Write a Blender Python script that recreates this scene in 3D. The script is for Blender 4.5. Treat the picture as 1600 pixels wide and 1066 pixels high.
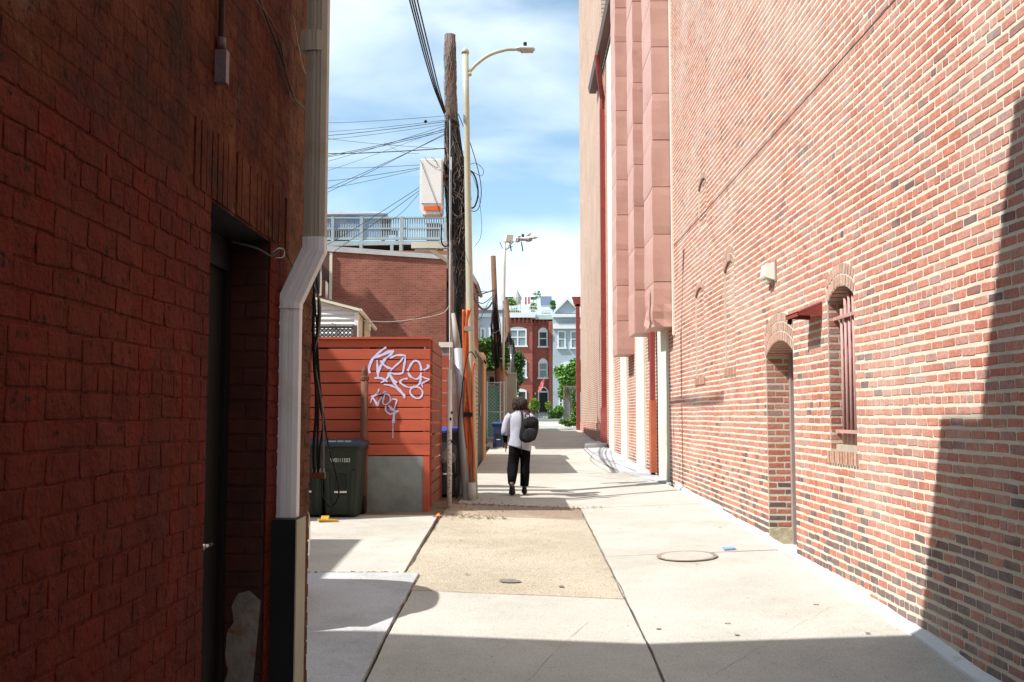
import bpy, math, random
import numpy as np
from mathutils import Vector, noise
from math import sin, cos, tan, atan, pi, sqrt, radians
random.seed(7)
for o in list(bpy.data.objects): bpy.data.objects.remove(o)
SC = bpy.context.scene
COL = SC.collection
# ---------------------------------------------------------------- camera
EYE = 1.75
F = 1555.0
TH = atan(117/F)
AZ = atan(15*cos(TH)/F)
cd = bpy.data.cameras.new('camera'); cam = bpy.data.objects.new('camera', cd); COL.objects.link(cam)
cam.location = (0, 0, EYE); cam.rotation_euler = (pi/2+TH, 0, AZ)
cd.sensor_width = 36; cd.lens = F/1600*36; cd.clip_start = .05; cd.clip_end = 3000
SC.camera = cam
# ---------------------------------------------------------------- sky and sun
LDIR = Vector((1, .38, -1.23)).normalized()
W = bpy.data.worlds.new('World'); SC.world = W; W.use_nodes = True
nt = W.node_tree; nt.nodes.clear()
out = nt.nodes.new('ShaderNodeOutputWorld'); bg = nt.nodes.new('ShaderNodeBackground')
sky = nt.nodes.new('ShaderNodeTexSky'); sky.sky_type = 'NISHITA'; sky.sun_disc = False
sky.sun_elevation = math.asin(-LDIR.z); sky.sun_rotation = math.atan2(-LDIR.x, -LDIR.y)
sky.altitude = 50; sky.air_density = 1.0; sky.dust_density = .6; sky.ozone_density = 1.6
bg.inputs['Strength'].default_value = .115
tc = nt.nodes.new('ShaderNodeTexCoord'); mp = nt.nodes.new('ShaderNodeMapping')
mp.inputs['Scale'].default_value = (1, 1, 3.2); mp.inputs['Location'].default_value = (.35, .1, .22)
mp.inputs['Rotation'].default_value = (0, .12, 0)
n1 = nt.nodes.new('ShaderNodeTexNoise'); n1.inputs['Scale'].default_value = 3.1; n1.inputs['Detail'].default_value = 9; n1.inputs['Roughness'].default_value = .45
n1.inputs['Distortion'].default_value = .35
r1 = nt.nodes.new('ShaderNodeValToRGB'); r1.color_ramp.elements[0].position = .40; r1.color_ramp.elements[1].position = .66
r1.color_ramp.elements[0].color = (.10, .10, .10, 1); r1.color_ramp.elements[1].color = (.82, .82, .82, 1)
mx = nt.nodes.new('ShaderNodeMixRGB'); mx.inputs[2].default_value = (7.6, 8.4, 8.7, 1)
L = nt.links.new
L(tc.outputs['Generated'], mp.inputs['Vector']); L(mp.outputs[0], n1.inputs['Vector']); L(n1.outputs['Fac'], r1.inputs[0])
tn = nt.nodes.new('ShaderNodeMixRGB'); tn.blend_type = 'MULTIPLY'; tn.inputs[0].default_value = 1; tn.inputs[2].default_value = (.98, 1.17, 1.13, 1)
L(r1.outputs[0], mx.inputs[0]); L(sky.outputs[0], tn.inputs[1]); L(tn.outputs[0], mx.inputs[1]); L(mx.outputs[0], bg.inputs['Color']); L(bg.outputs[0], out.inputs['Surface'])
sl = bpy.data.lights.new('sun', 'SUN'); sun = bpy.data.objects.new('sun', sl); COL.objects.link(sun)
sl.energy = 4.6; sl.angle = radians(.5); sl.color = (1, .965, .92)
sun.rotation_euler = LDIR.to_track_quat('-Z', 'Y').to_euler(); sun.location = (-20, -6, 30)
SC.view_settings.view_transform = 'Standard'; SC.view_settings.look = 'None'
SC.view_settings.exposure = .6; SC.view_settings.gamma = 1; SC.view_settings.use_curve_mapping = False

# ---------------------------------------------------------------- geometry helpers
def ray(px, py):
    r = Vector((cos(AZ), sin(AZ), 0)); fh = Vector((-sin(AZ), cos(AZ), 0)); z = Vector((0, 0, 1))
    return r*((px-800)/F) + (z*cos(TH)-fh*sin(TH))*((533-py)/F) + fh*cos(TH)+z*sin(TH)
def aY(px, py, Y):
    d = ray(px, py); return Vector((0, 0, EYE))+d*(Y/d.y)
def aX(px, py, X):
    d = ray(px, py); return Vector((0, 0, EYE))+d*(X/d.x)
def proj(p):
    fh = Vector((-sin(AZ), cos(AZ), 0)); z = Vector((0, 0, 1)); q = Vector(p)-Vector((0, 0, EYE))
    fw = q.dot(fh*cos(TH)+z*sin(TH))
    if fw < .05: return (-999, -999)
    return (800+F*q.dot(Vector((cos(AZ), sin(AZ), 0)))/fw, 533-F*q.dot(z*cos(TH)-fh*sin(TH))/fw)
GY = [-200, -6, 0, 6, 7, 10, 18, 33, 46, 62, 100, 900]; GZ = [-.02, -.02, .03, .185, .25, .335, .52, .765, 1.08, 1.36, 1.42, 1.42]
def g(X, Y):
    z = float(np.interp(Y, GY, GZ))
    if -3 < X < 2.8 and Y < 60:
        k = max(0, 1-abs(X-.87)/1.9); z -= .075*k*min(1, max(0, (30-Y)/12))
    return z
WL = {}
def wl(o): return WL.get(o.name, Vector((0, 0, 0))) if o else Vector((0, 0, 0))
class MB:
    def __init__(s): s.v = []; s.f = []
    def poly(s, pts):
        n = len(s.v); s.v += [tuple(p) for p in pts]; s.f.append(tuple(range(n, n+len(pts)))); return s
    def box(s, x0, x1, y0, y1, z0, z1):
        x0, x1 = sorted((x0, x1)); y0, y1 = sorted((y0, y1)); z0, z1 = sorted((z0, z1))
        n = len(s.v)
        s.v += [(x0, y0, z0), (x1, y0, z0), (x1, y1, z0), (x0, y1, z0), (x0, y0, z1), (x1, y0, z1), (x1, y1, z1), (x0, y1, z1)]
        for q in ((3, 2, 1, 0), (4, 5, 6, 7), (0, 1, 5, 4), (1, 2, 6, 5), (2, 3, 7, 6), (3, 0, 4, 7)): s.f.append(tuple(n+i for i in q))
        return s
    def prism(s, pts, d):          # polygon pts (3d) extruded by vector d
        d = Vector(d); n = len(s.v); k = len(pts); P = [Vector(p) for p in pts]
        s.v += [tuple(p) for p in P]+[tuple(p+d) for p in P]
        s.f.append(tuple(range(n+k-1, n-1, -1))); s.f.append(tuple(range(n+k, n+2*k)))
        for i in range(k): j = (i+1) % k; s.f.append((n+i, n+j, n+k+j, n+k+i))
        return s
    def rings(s, R, cap=True, closed=True):
        n = len(s.v); k = len(R[0])
        for r in R: s.v += [tuple(p) for p in r]
        for a in range(len(R)-1):
            for i in range(k if closed else k-1):
                j = (i+1) % k; s.f.append((n+a*k+i, n+a*k+j, n+(a+1)*k+j, n+(a+1)*k+i))
        if cap: s.f.append(tuple(range(n+k-1, n-1, -1))); e = n+(len(R)-1)*k; s.f.append(tuple(range(e, e+k)))
        return s
    def tube(s, pts, r, n=8, cap=True):
        P = [Vector(p) for p in pts]; R = []; rr = r if isinstance(r, (list, tuple)) else [r]*len(P)
        pu = None
        for i, p in enumerate(P):
            t = (P[min(i+1, len(P)-1)]-P[max(i-1, 0)])
            if t.length < 1e-9: t = Vector((0, 0, 1))
            t.normalize()
            if pu is None: u = t.cross(Vector((0, 0, 1)) if abs(t.z) < .9 else Vector((0, 1, 0)))
            else: u = pu-t*pu.dot(t)
            if u.length < 1e-6: u = t.orthogonal()
            u.normalize(); pu = u; w = t.cross(u)
            R.append([p+(u*cos(2*pi*k/n)+w*sin(2*pi*k/n))*rr[i] for k in range(n)])
        return s.rings(R, cap)
    def loft(s, rs, n=16, cap=True, wob=0, seed=0):   # (cx,cy,cz,rx,ry) horizontal ellipses
        R = []
        for i, (cx, cy, cz, rx, ry) in enumerate(rs):
            q = []
            for k in range(n):
                a = 2*pi*k/n; f = 1
                if wob: f += wob*noise.noise(Vector((cos(a)*1.5+seed, sin(a)*1.5, cz*9)))
                q.append((cx+rx*cos(a)*f, cy+ry*sin(a)*f, cz))
            R.append(q)
        return s.rings(R, cap)
    def obox(s, c, u, v, w):
        c, u, v, w = map(Vector, (c, u, v, w))
        return s.prism([c-u-v-w, c+u-v-w, c+u+v-w, c-u+v-w], w*2)
    def build(s, name, m, parent=None, smooth=False, stuff=False, kind=None):
        me = bpy.data.meshes.new(name); off = wl(parent)
        me.from_pydata([(a-off.x, b-off.y, c-off.z) for a, b, c in s.v], [], s.f); me.update()
        if smooth: me.polygons.foreach_set('use_smooth', [True]*len(me.polygons))
        if m: me.materials.append(m)
        o = bpy.data.objects.new(name, me); COL.objects.link(o)
        if parent: o.parent = parent; WL[o.name] = off
        if stuff: o['kind'] = 'stuff'
        if kind: o['kind'] = kind
        return o
def tag(o, label=None, cat=None, group=None, kind=None):
    if label: o['label'] = label
    if cat: o['category'] = cat
    if group: o['group'] = group
    if kind: o['kind'] = kind
    return o
def thing(name, label, cat, loc, group=None, kind=None):
    o = bpy.data.objects.new(name, None); COL.objects.link(o); o.location = loc; o.empty_display_size = .1
    WL[o.name] = Vector(loc); return tag(o, label, cat, group, kind)
def inst(name, me, parent, loc, scale=(1, 1, 1), rot=(0, 0, 0)):
    o = bpy.data.objects.new(name, me); COL.objects.link(o); o.parent = parent
    o.location = Vector(loc)-wl(parent); o.scale = scale; o.rotation_euler = rot; return o
def rbox(cx, cy, cz, hx, hy, hz, r=.02, seg=3):   # box with rounded vertical edges, as MB
    m = MB(); R = []
    for z, k in ((cz-hz, r*.6), (cz-hz+r*.6, 0), (cz+hz-r*.6, 0), (cz+hz, r*.6)):
        q = []
        for sx, sy, a0 in ((1, 1, 0), (-1, 1, pi/2), (-1, -1, pi), (1, -1, 1.5*pi)):
            for i in range(seg+1):
                a = a0+i/seg*pi/2; q.append((cx+sx*(hx-r)+(r-k)*cos(a), cy+sy*(hy-r)+(r-k)*sin(a), z))
        R.append(q)
    return m.rings(R)

# ---------------------------------------------------------------- materials
def mat(name, c, rough=.85, var=.12, scale=6, bump=.15, bscale=60, metal=0, c2=None, c2pos=.55, c2w=.08, c2scale=2, rnd=0, spec=.3, aniso=None):
    m = bpy.data.materials.new(name); m.use_nodes = True; t = m.node_tree; N = t.nodes; b = N['Principled BSDF']
    geo = N.new('ShaderNodeNewGeometry'); vec = geo.outputs['Position']
    if aniso:
        mp = N.new('ShaderNodeMapping'); mp.inputs['Scale'].default_value = aniso; t.links.new(vec, mp.inputs[0]); vec = mp.outputs[0]
    b.inputs['Roughness'].default_value = rough; b.inputs['Metallic'].default_value = metal
    b.inputs['Specular IOR Level'].default_value = spec
    nz = N.new('ShaderNodeTexNoise'); nz.inputs['Scale'].default_value = scale; nz.inputs['Detail'].default_value = 7; nz.inputs['Roughness'].default_value = .62
    t.links.new(vec, nz.inputs['Vector'])
    rp = N.new('ShaderNodeValToRGB'); rp.color_ramp.elements[0].position = .28; rp.color_ramp.elements[1].position = .72
    rp.color_ramp.elements[0].color = (*[x*(1-var) for x in c], 1); rp.color_ramp.elements[1].color = (*[min(1, x*(1+var)) for x in c], 1)
    t.links.new(nz.outputs['Fac'], rp.inputs[0]); col = rp.outputs[0]
    if c2:
        n2 = N.new('ShaderNodeTexNoise'); n2.inputs['Scale'].default_value = c2scale; n2.inputs['Detail'].default_value = 8; n2.inputs['Roughness'].default_value = .65
        t.links.new(vec, n2.inputs['Vector'])
        r2 = N.new('ShaderNodeValToRGB'); r2.color_ramp.elements[0].position = c2pos-c2w; r2.color_ramp.elements[1].position = c2pos+c2w
        t.links.new(n2.outputs['Fac'], r2.inputs[0])
        mm = N.new('ShaderNodeMixRGB'); mm.inputs[2].default_value = (*c2, 1); t.links.new(r2.outputs[0], mm.inputs[0]); t.links.new(col, mm.inputs[1]); col = mm.outputs[0]
    if rnd:
        oi = N.new('ShaderNodeObjectInfo'); ad = N.new('ShaderNodeMath'); ad.operation = 'ADD'; fr = N.new('ShaderNodeMath'); fr.operation = 'FRACT'
        t.links.new(oi.outputs['Random'], ad.inputs[0]); t.links.new(geo.outputs['Random Per Island'], ad.inputs[1]); t.links.new(ad.outputs[0], fr.inputs[0])
        mr = N.new('ShaderNodeMapRange'); mr.inputs[3].default_value = 1-rnd; mr.inputs[4].default_value = 1+rnd; t.links.new(fr.outputs[0], mr.inputs[0])
        hs = N.new('ShaderNodeHueSaturation'); t.links.new(mr.outputs[0], hs.inputs['Value']); t.links.new(col, hs.inputs['Color']); col = hs.outputs[0]
    t.links.new(col, b.inputs['Base Color'])
    if bump:
        nb = N.new('ShaderNodeTexNoise'); nb.inputs['Scale'].default_value = bscale; nb.inputs['Detail'].default_value = 6; t.links.new(vec, nb.inputs['Vector'])
        bp = N.new('ShaderNodeBump'); bp.inputs['Strength'].default_value = bump; bp.inputs['Distance'].default_value = .01
        t.links.new(nb.outputs['Fac'], bp.inputs['Height']); t.links.new(bp.outputs[0], b.inputs['Normal'])
    return m
def ramp(N, stops, mode='LINEAR'):
    r = N.new('ShaderNodeValToRGB'); r.color_ramp.interpolation = mode; e = r.color_ramp.elements
    while len(e) > 1: e.remove(e[-1])
    e[0].position = stops[0][0]; e[0].color = (*stops[0][1], 1)
    for p, c in stops[1:]: q = e.new(p); q.color = (*c, 1)
    return r
def brickmat(name, stops, soot=None, pale=None, bump=.35, cream=(.56, .47, .40)):
    # each brick gets its own fired colour; efflorescence and soot are world-space stains
    m = bpy.data.materials.new(name); m.use_nodes = True; t = m.node_tree; N = t.nodes; b = N['Principled BSDF']; K = t.links.new
    geo = N.new('ShaderNodeNewGeometry'); oi = N.new('ShaderNodeObjectInfo')
    ad = N.new('ShaderNodeMath'); ad.operation = 'ADD'; fr = N.new('ShaderNodeMath'); fr.operation = 'FRACT'
    K(oi.outputs['Random'], ad.inputs[0]); K(geo.outputs['Random Per Island'], ad.inputs[1]); K(ad.outputs[0], fr.inputs[0])
    val = fr.outputs[0]; sp = N.new('ShaderNodeSeparateXYZ'); K(geo.outputs['Position'], sp.inputs[0])
    if soot:      # low courses laid in darker, burnt bricks; plus patches
        mr = N.new('ShaderNodeMapRange'); mr.inputs[1].default_value = soot[0]; mr.inputs[2].default_value = soot[1]; mr.inputs[3].default_value = soot[2]; mr.inputs[4].default_value = 0
        K(sp.outputs['Z'], mr.inputs[0])
        nz = N.new('ShaderNodeTexNoise'); nz.inputs['Scale'].default_value = 1.1; nz.inputs['Detail'].default_value = 4; K(geo.outputs['Position'], nz.inputs[0])
        m1 = N.new('ShaderNodeMapRange'); m1.inputs[1].default_value = .4; m1.inputs[2].default_value = .65; m1.inputs[3].default_value = -.12; m1.inputs[4].default_value = .06
        K(nz.outputs['Fac'], m1.inputs[0])
        s1 = N.new('ShaderNodeMath'); K(mr.outputs[0], s1.inputs[0]); K(m1.outputs[0], s1.inputs[1])
        s2 = N.new('ShaderNodeMath'); s2.operation = 'SUBTRACT'; K(val, s2.inputs[0]); K(s1.outputs[0], s2.inputs[1]); s2.use_clamp = True; val = s2.outputs[0]
    rp = ramp(N, stops); K(val, rp.inputs[0]); col = rp.outputs[0]
    fn = N.new('ShaderNodeTexNoise'); fn.inputs['Scale'].default_value = 38; fn.inputs['Detail'].default_value = 6; K(geo.outputs['Position'], fn.inputs[0])
    fm = N.new('ShaderNodeMapRange'); fm.inputs[1].default_value = .3; fm.inputs[2].default_value = .7; fm.inputs[3].default_value = .78; fm.inputs[4].default_value = 1.2; K(fn.outputs['Fac'], fm.inputs[0])
    hs = N.new('ShaderNodeHueSaturation'); K(fm.outputs[0], hs.inputs['Value']); K(col, hs.inputs['Color']); col = hs.outputs[0]
    if pale:
        pn = N.new('ShaderNodeTexNoise'); pn.inputs['Scale'].default_value = .8; pn.inputs['Detail'].default_value = 9; pn.inputs['Roughness'].default_value = .72; K(geo.outputs['Position'], pn.inputs[0])
        pr = ramp(N, [(.44, (0, 0, 0)), (.56, (pale*.3,)*3), (.72, (pale,)*3)]); K(pn.outputs['Fac'], pr.inputs[0])
        mm = N.new('ShaderNodeMixRGB'); mm.inputs[2].default_value = (*cream, 1); K(pr.outputs[0], mm.inputs[0]); K(col, mm.inputs[1]); col = mm.outputs[0]
    K(col, b.inputs['Base Color']); b.inputs['Roughness'].default_value = .9; b.inputs['Specular IOR Level'].default_value = .2
    bp = N.new('ShaderNodeBump'); bp.inputs['Strength'].default_value = bump; bp.inputs['Distance'].default_value = .012; K(fn.outputs['Fac'], bp.inputs['Height']); K(bp.outputs[0], b.inputs['Normal'])
    return m
def bricktex(name, c1, c2, mortar, axes='YZ', bw=.2, bh=.072, ms=.008, var=.25, stain=(.5, .5, .5), bump=.4):
    m = bpy.data.materials.new(name); m.use_nodes = True; t = m.node_tree; N = t.nodes; b = N['Principled BSDF']; K = t.links.new
    geo = N.new('ShaderNodeNewGeometry'); sp = N.new('ShaderNodeSeparateXYZ'); K(geo.outputs['Position'], sp.inputs[0])
    cb = N.new('ShaderNodeCombineXYZ'); K(sp.outputs[axes[0]], cb.inputs[0]); K(sp.outputs[axes[1]], cb.inputs[1])
    br = N.new('ShaderNodeTexBrick'); K(cb.outputs[0], br.inputs['Vector'])
    for k, v in (('Scale', 1), ('Mortar Size', ms), ('Brick Width', bw), ('Row Height', bh), ('Mortar Smooth', .2), ('Bias', 0)): br.inputs[k].default_value = v
    br.inputs['Color1'].default_value = (*c1, 1); br.inputs['Color2'].default_value = (*c2, 1); br.inputs['Mortar'].default_value = (*mortar, 1)
    nz = N.new('ShaderNodeTexNoise'); nz.inputs['Scale'].default_value = .9; nz.inputs['Detail'].default_value = 9; nz.inputs['Roughness'].default_value = .7; K(geo.outputs['Position'], nz.inputs[0])
    mr = N.new('ShaderNodeMapRange'); mr.inputs[1].default_value = .3; mr.inputs[2].default_value = .7; mr.inputs[3].default_value = 1-var; mr.inputs[4].default_value = 1+var; K(nz.outputs['Fac'], mr.inputs[0])
    hs = N.new('ShaderNodeHueSaturation'); K(mr.outputs[0], hs.inputs['Value']); K(br.outputs['Color'], hs.inputs['Color'])
    K(hs.outputs[0], b.inputs['Base Color']); b.inputs['Roughness'].default_value = .9; b.inputs['Specular IOR Level'].default_value = .2
    if bump:
        iv = N.new('ShaderNodeMath'); iv.operation = 'SUBTRACT'; iv.inputs[0].default_value = 1; K(br.outputs['Fac'], iv.inputs[1])
        bp = N.new('ShaderNodeBump'); bp.inputs['Strength'].default_value = bump; bp.inputs['Distance'].default_value = .01; K(iv.outputs[0], bp.inputs['Height']); K(bp.outputs[0], b.inputs['Normal'])
    return m

# ---------------------------------------------------------------- bricks
VAR = []
_r = random.Random(3)
for k in range(10):
    pts = []
    cr = .10
    for (x, y) in ((-.5+cr*.4, -.5), (.5-cr*.4, -.5), (.5, -.5+cr), (.5, .5-cr), (.5-cr*.4, .5), (-.5+cr*.4, .5), (-.5, .5-cr), (-.5, -.5+cr)):
        pts.append((x+_r.uniform(-.035, .03), y+_r.uniform(-.09, .075)))
    VAR.append(pts)
def brick_mesh(pts, simple=False):
    n = len(pts); v = [(x, y, -.9) for x, y in pts]+[(x, y, .55) for x, y in pts]+[(x*.965, y*.9, 1) for x, y in pts]
    f = [tuple(range(2*n, 3*n))]
    for a in (0, 1):
        for i in range(n): j = (i+1) % n; f.append((a*n+i, a*n+j, (a+1)*n+j, (a+1)*n+i))
    return v, f
BM = [brick_mesh(p) for p in VAR]
SV = [(-.5, -.5, -.9), (.5, -.5, -.9), (.5, .5, -.9), (-.5, .5, -.9), (-.49, -.47, 1), (.49, -.47, 1), (.49, .47, 1), (-.49, .47, 1)]
SF = [(4, 5, 6, 7), (0, 1, 5, 4), (1, 2, 6, 5), (2, 3, 7, 6), (3, 0, 4, 7)]
def join_bricks(name, bricks, O, U, N, m, parent, proud=.004, simple=False):
    # bricks: (u, z, w, h) centres; U along the wall, N out of the wall
    V = []; Fc = []; base = 0; O = np.array(O); U = np.array(U); N = np.array(N); Z = np.array((0, 0, 1.))
    off = np.array(wl(parent)); rg = random.Random(len(bricks))
    flip = np.dot(np.cross(U, Z), N) < 0
    for (u, z, w, h) in bricks:
        v, f = (SV, SF) if simple else BM[rg.randrange(10)]
        a = np.array(v); pr = proud*rg.uniform(.7, 1.3)
        sx = -1 if rg.random() < .5 and not simple else 1
        P = O+np.outer(u+a[:, 0]*w*sx, U)+np.outer(z+a[:, 1]*h, Z)+np.outer(a[:, 2]*pr, N)-off
        V.append(P); fl = flip ^ (sx < 0)
        Fc += [tuple(base+i for i in (reversed(q) if fl else q)) for q in f]; base += len(v)
    me = bpy.data.meshes.new(name); me.from_pydata(np.concatenate(V).tolist(), [], Fc); me.update(); me.materials.append(m)
    o = bpy.data.objects.new(name, me); COL.objects.link(o); o['kind'] = 'stuff'
    if parent: o.parent = parent; WL[o.name] = wl(parent)
    return o
def single_bricks(name, bricks, O, U, N, m, parent, proud):
    # shared meshes, scaled per brick
    O, U, N = Vector(O), Vector(U), Vector(N); Z = Vector((0, 0, 1)); flip = U.cross(Z).dot(N) < 0
    ms = []
    for v, f in BM:
        me = bpy.data.meshes.new(name)
        me.from_pydata([tuple(U*a+Z*b+N*(c*proud)) for a, b, c in v], [], [tuple(reversed(q)) if flip else q for q in f]); me.update(); me.materials.append(m); ms.append(me)
    rg = random.Random(5)
    for (u, z, w, h) in bricks:
        sc = Vector((1, 1, 1)); 
        sc = Vector([w if abs(U[i]) > .5 else (h if i == 2 else rg.uniform(.7, 1.3)) for i in range(3)])
        inst(name, rg.choice(ms), parent, O+U*u+Z*z, sc)
def split_big(bricks, O, U, n=300):
    O, U = Vector(O), Vector(U)
    def size(b):
        a = proj(O+U*(b[0]-b[2]/2)+Vector((0, 0, b[1]))); c = proj(O+U*(b[0]+b[2]/2)+Vector((0, 0, b[1])))
        mxx, myy = (a[0]+c[0])/2, (a[1]+c[1])/2
        if a[0] < -900 or c[0] < -900 or not (0 < mxx < 1600 and 0 < myy < 1066): return 0
        return abs(a[0]-c[0])*b[3]
    s = sorted(bricks, key=size, reverse=True)
    return s[:n], s[n:]
def lay(u0, u1, z0, z1, blocks, bl=.186, ch=.0727, jw=.0135, jh=.0225, header_every=6, z_start=0, seed=0, phase=0, jit=.004):
    # courses in running bond with a header course every few; blocks(z) -> busy intervals in u
    rg = random.Random(seed); out = []; k = int(round((z0-z_start)/ch)); z = z_start+k*ch
    while z+ch <= z1+.001:
        zc = z+ch/2; hd = header_every and (k % header_every == header_every//2); L_ = bl/2 if hd else bl
        ph = (phase+(k % 2)*L_/2+rg.uniform(-.008, .008)) % L_
        busy = sorted(blocks(zc)) if blocks else []
        free = []; c = u0
        for a, b in busy:
            if a > c: free.append((c, min(a, u1)))
            c = max(c, b)
        if c < u1: free.append((c, u1))
        for a, b in free:
            if b-a < .03: continue
            e = [a]; q = a-((a-ph) % L_)+L_
            while q < b-.02:
                if q > e[-1]+.035: e.append(q+rg.uniform(-jit, jit))
                q += L_
            if b-e[-1] < .035 and len(e) > 1: e.pop()
            e.append(b)
            for i in range(len(e)-1):
                w = e[i+1]-e[i]-jw
                if w > .015: out.append(((e[i]+e[i+1])/2, zc+rg.uniform(-.0015, .0015), w, ch-jh+rg.uniform(-.003, .003)))
        z += ch; k += 1
    return out
WAV = lambda y, z: .006*noise.noise(Vector((y*.9, z*1.3, 3)))+.003*noise.noise(Vector((y*4, z*4, 7)))
class Hole:
    def __init__(s, ya, yb, zb, zs, rise, rings=2, sill=0):
        s.ya, s.yb, s.zb, s.zs, s.rise, s.rings, s.sill = ya, yb, zb, zs, rise, rings, sill
        s.c = (ya+yb)/2; s.s = (yb-ya)/2
        if rise: s.R = (s.s**2+rise**2)/(2*rise); s.cz = zs+rise-s.R; s.Ro = s.R+rings*.1
    def top(s, y):
        if not s.rise: return s.zs
        return s.cz+sqrt(max(0, s.R**2-(y-s.c)**2))
    def busy(s, z):
        if s.zb-s.sill < z < s.zs: 
            e = .03 if z < s.zb else 0
            return (s.ya-e, s.yb+e)
        if s.rise and s.zs <= z < s.cz+s.Ro:
            h = min(sqrt(s.Ro**2-(z-s.cz)**2), s.s+.035); return (s.c-h, s.c+h)
        if not s.rise and s.zs <= z < s.zs+s.rings: return (s.ya-.1, s.yb+.1)
        return None
def holes_fn(H):
    return lambda z: [b for b in (h.busy(z) for h in H) if b]
def sheet(X, y0, y1, z0, z1, H, n=14):   # a wall skin at X with openings, z0 may be a function of y
    m = MB(); zf = z0 if callable(z0) else (lambda y: z0)
    cuts = sorted({y0, y1, *[h.ya for h in H], *[h.yb for h in H]})
    for a, b in zip(cuts, cuts[1:]):
        hs = sorted([h for h in H if h.ya <= a+1e-6 and h.yb >= b-1e-6], key=lambda h: h.zb); k = n if hs else 1
        for i in range(k):
            p, q = a+(b-a)*i/k, a+(b-a)*(i+1)/k; lo = (zf(p), zf(q))
            for h in hs:
                if h.zb > lo[0]: m.poly([(X, p, lo[0]), (X, q, lo[1]), (X, q, h.zb), (X, p, h.zb)])
                lo = (h.top(p), h.top(q))
            m.poly([(X, p, lo[0]), (X, q, lo[1]), (X, q, z1), (X, p, z1)])
    return m
def arch_ring(h, X, sgn, depth0, k0=0, k1=None):   # voussoirs round the head; sgn = outward x
    m = MB(); k1 = h.rings if k1 is None else k1; rg = random.Random(9)
    for r in range(k0, k1):
        Ri = h.R+.008+r*.1; a0 = math.asin(min(1, (h.s+.03)/(Ri+.05))) ; n = max(5, int(2*a0*Ri/.066)); deep = depth0 if r == 0 else .02
        for i in range(n):
            a = -a0+(i+.5)*2*a0/n; w = a0*2/n*Ri*.40
            er = Vector((0, sin(a), cos(a))); et = Vector((0, cos(a), -sin(a))); c = Vector((X, h.c, h.cz))+er*(Ri+.042)
            x1 = sgn*(.004+rg.uniform(0, .003)); x0 = -sgn*deep
            m.obox(c+Vector(((x0+x1)/2, 0, 0)), et*w, er*.042, Vector((abs(x1-x0)/2, 0, 0)))
    return m
# ================================================================ materials used
M = {}
RED = [(0, (.16, .105, .10)), (.04, (.28, .14, .12)), (.12, (.41, .15, .11)), (.4, (.455, .17, .115)), (.7, (.51, .205, .145)), (.88, (.48, .24, .185)), (1, (.38, .21, .18))]
M['brick_r'] = brickmat('red_brick', RED, soot=(.45, 1.2, .72), pale=.65)
M['mortar'] = mat('lime_mortar', (.63, .58, .46), .95, .12, 5, .5, 90, c2=(.48, .44, .35), c2pos=.66, c2w=.06, c2scale=1.1)
M['dirty_mortar'] = mat('old_mortar', (.42, .38, .30), .95, .2, 5, .4, 90)
M['tan_brick'] = bricktex('tan_brick', (.42, .22, .16), (.34, .16, .115), (.52, .46, .37), 'YZ', .2, .0727, .016, .16)
M['pink'] = mat('duct_paint', (.52, .305, .25), .55, .07, 1.5, .12, 5, c2=(.42, .23, .19), c2pos=.68, c2w=.05, c2scale=1.3)
M['darkred'] = mat('dark_red_paint', (.27, .055, .045), .5, .12, 3, .1, 20)
M['rust'] = mat('rusty_steel', (.17, .065, .035), .8, .3, 7, .3, 60, c2=(.13, .06, .04), c2pos=.5, c2scale=9)
M['cream'] = mat('cream_paint', (.72, .69, .58), .7, .06, 3, .1, 40, c2=(.5, .46, .36), c2pos=.7, c2scale=2)
M['base_strip'] = mat('whitewashed_cement', (.62, .62, .61), .85, .1, 5, .4, 40, c2=(.48, .46, .42), c2pos=.62, c2w=.05, c2scale=5)
M['bars'] = mat('bar_paint', (.50, .29, .26), .5, .1, 6, .15, 60, c2=(.22, .10, .08), c2pos=.64, c2scale=14)
M['black'] = mat('black_paint', (.006, .006, .007), .6, .2, 5, .1, 30)
M['dark'] = mat('dark_interior', (.02, .018, .017), .9, .2, 3, 0)
M['doorgrey'] = mat('brown_grey_door', (.30, .24, .22), .6, .08, 4, .1, 30)
M['brown'] = mat('brown_gutter', (.12, .065, .05), .5, .15, 4, .1, 30)
M['glass'] = mat('dark_glass', (.03, .04, .045), .08, .1, 3, 0, spec=.6)
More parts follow.
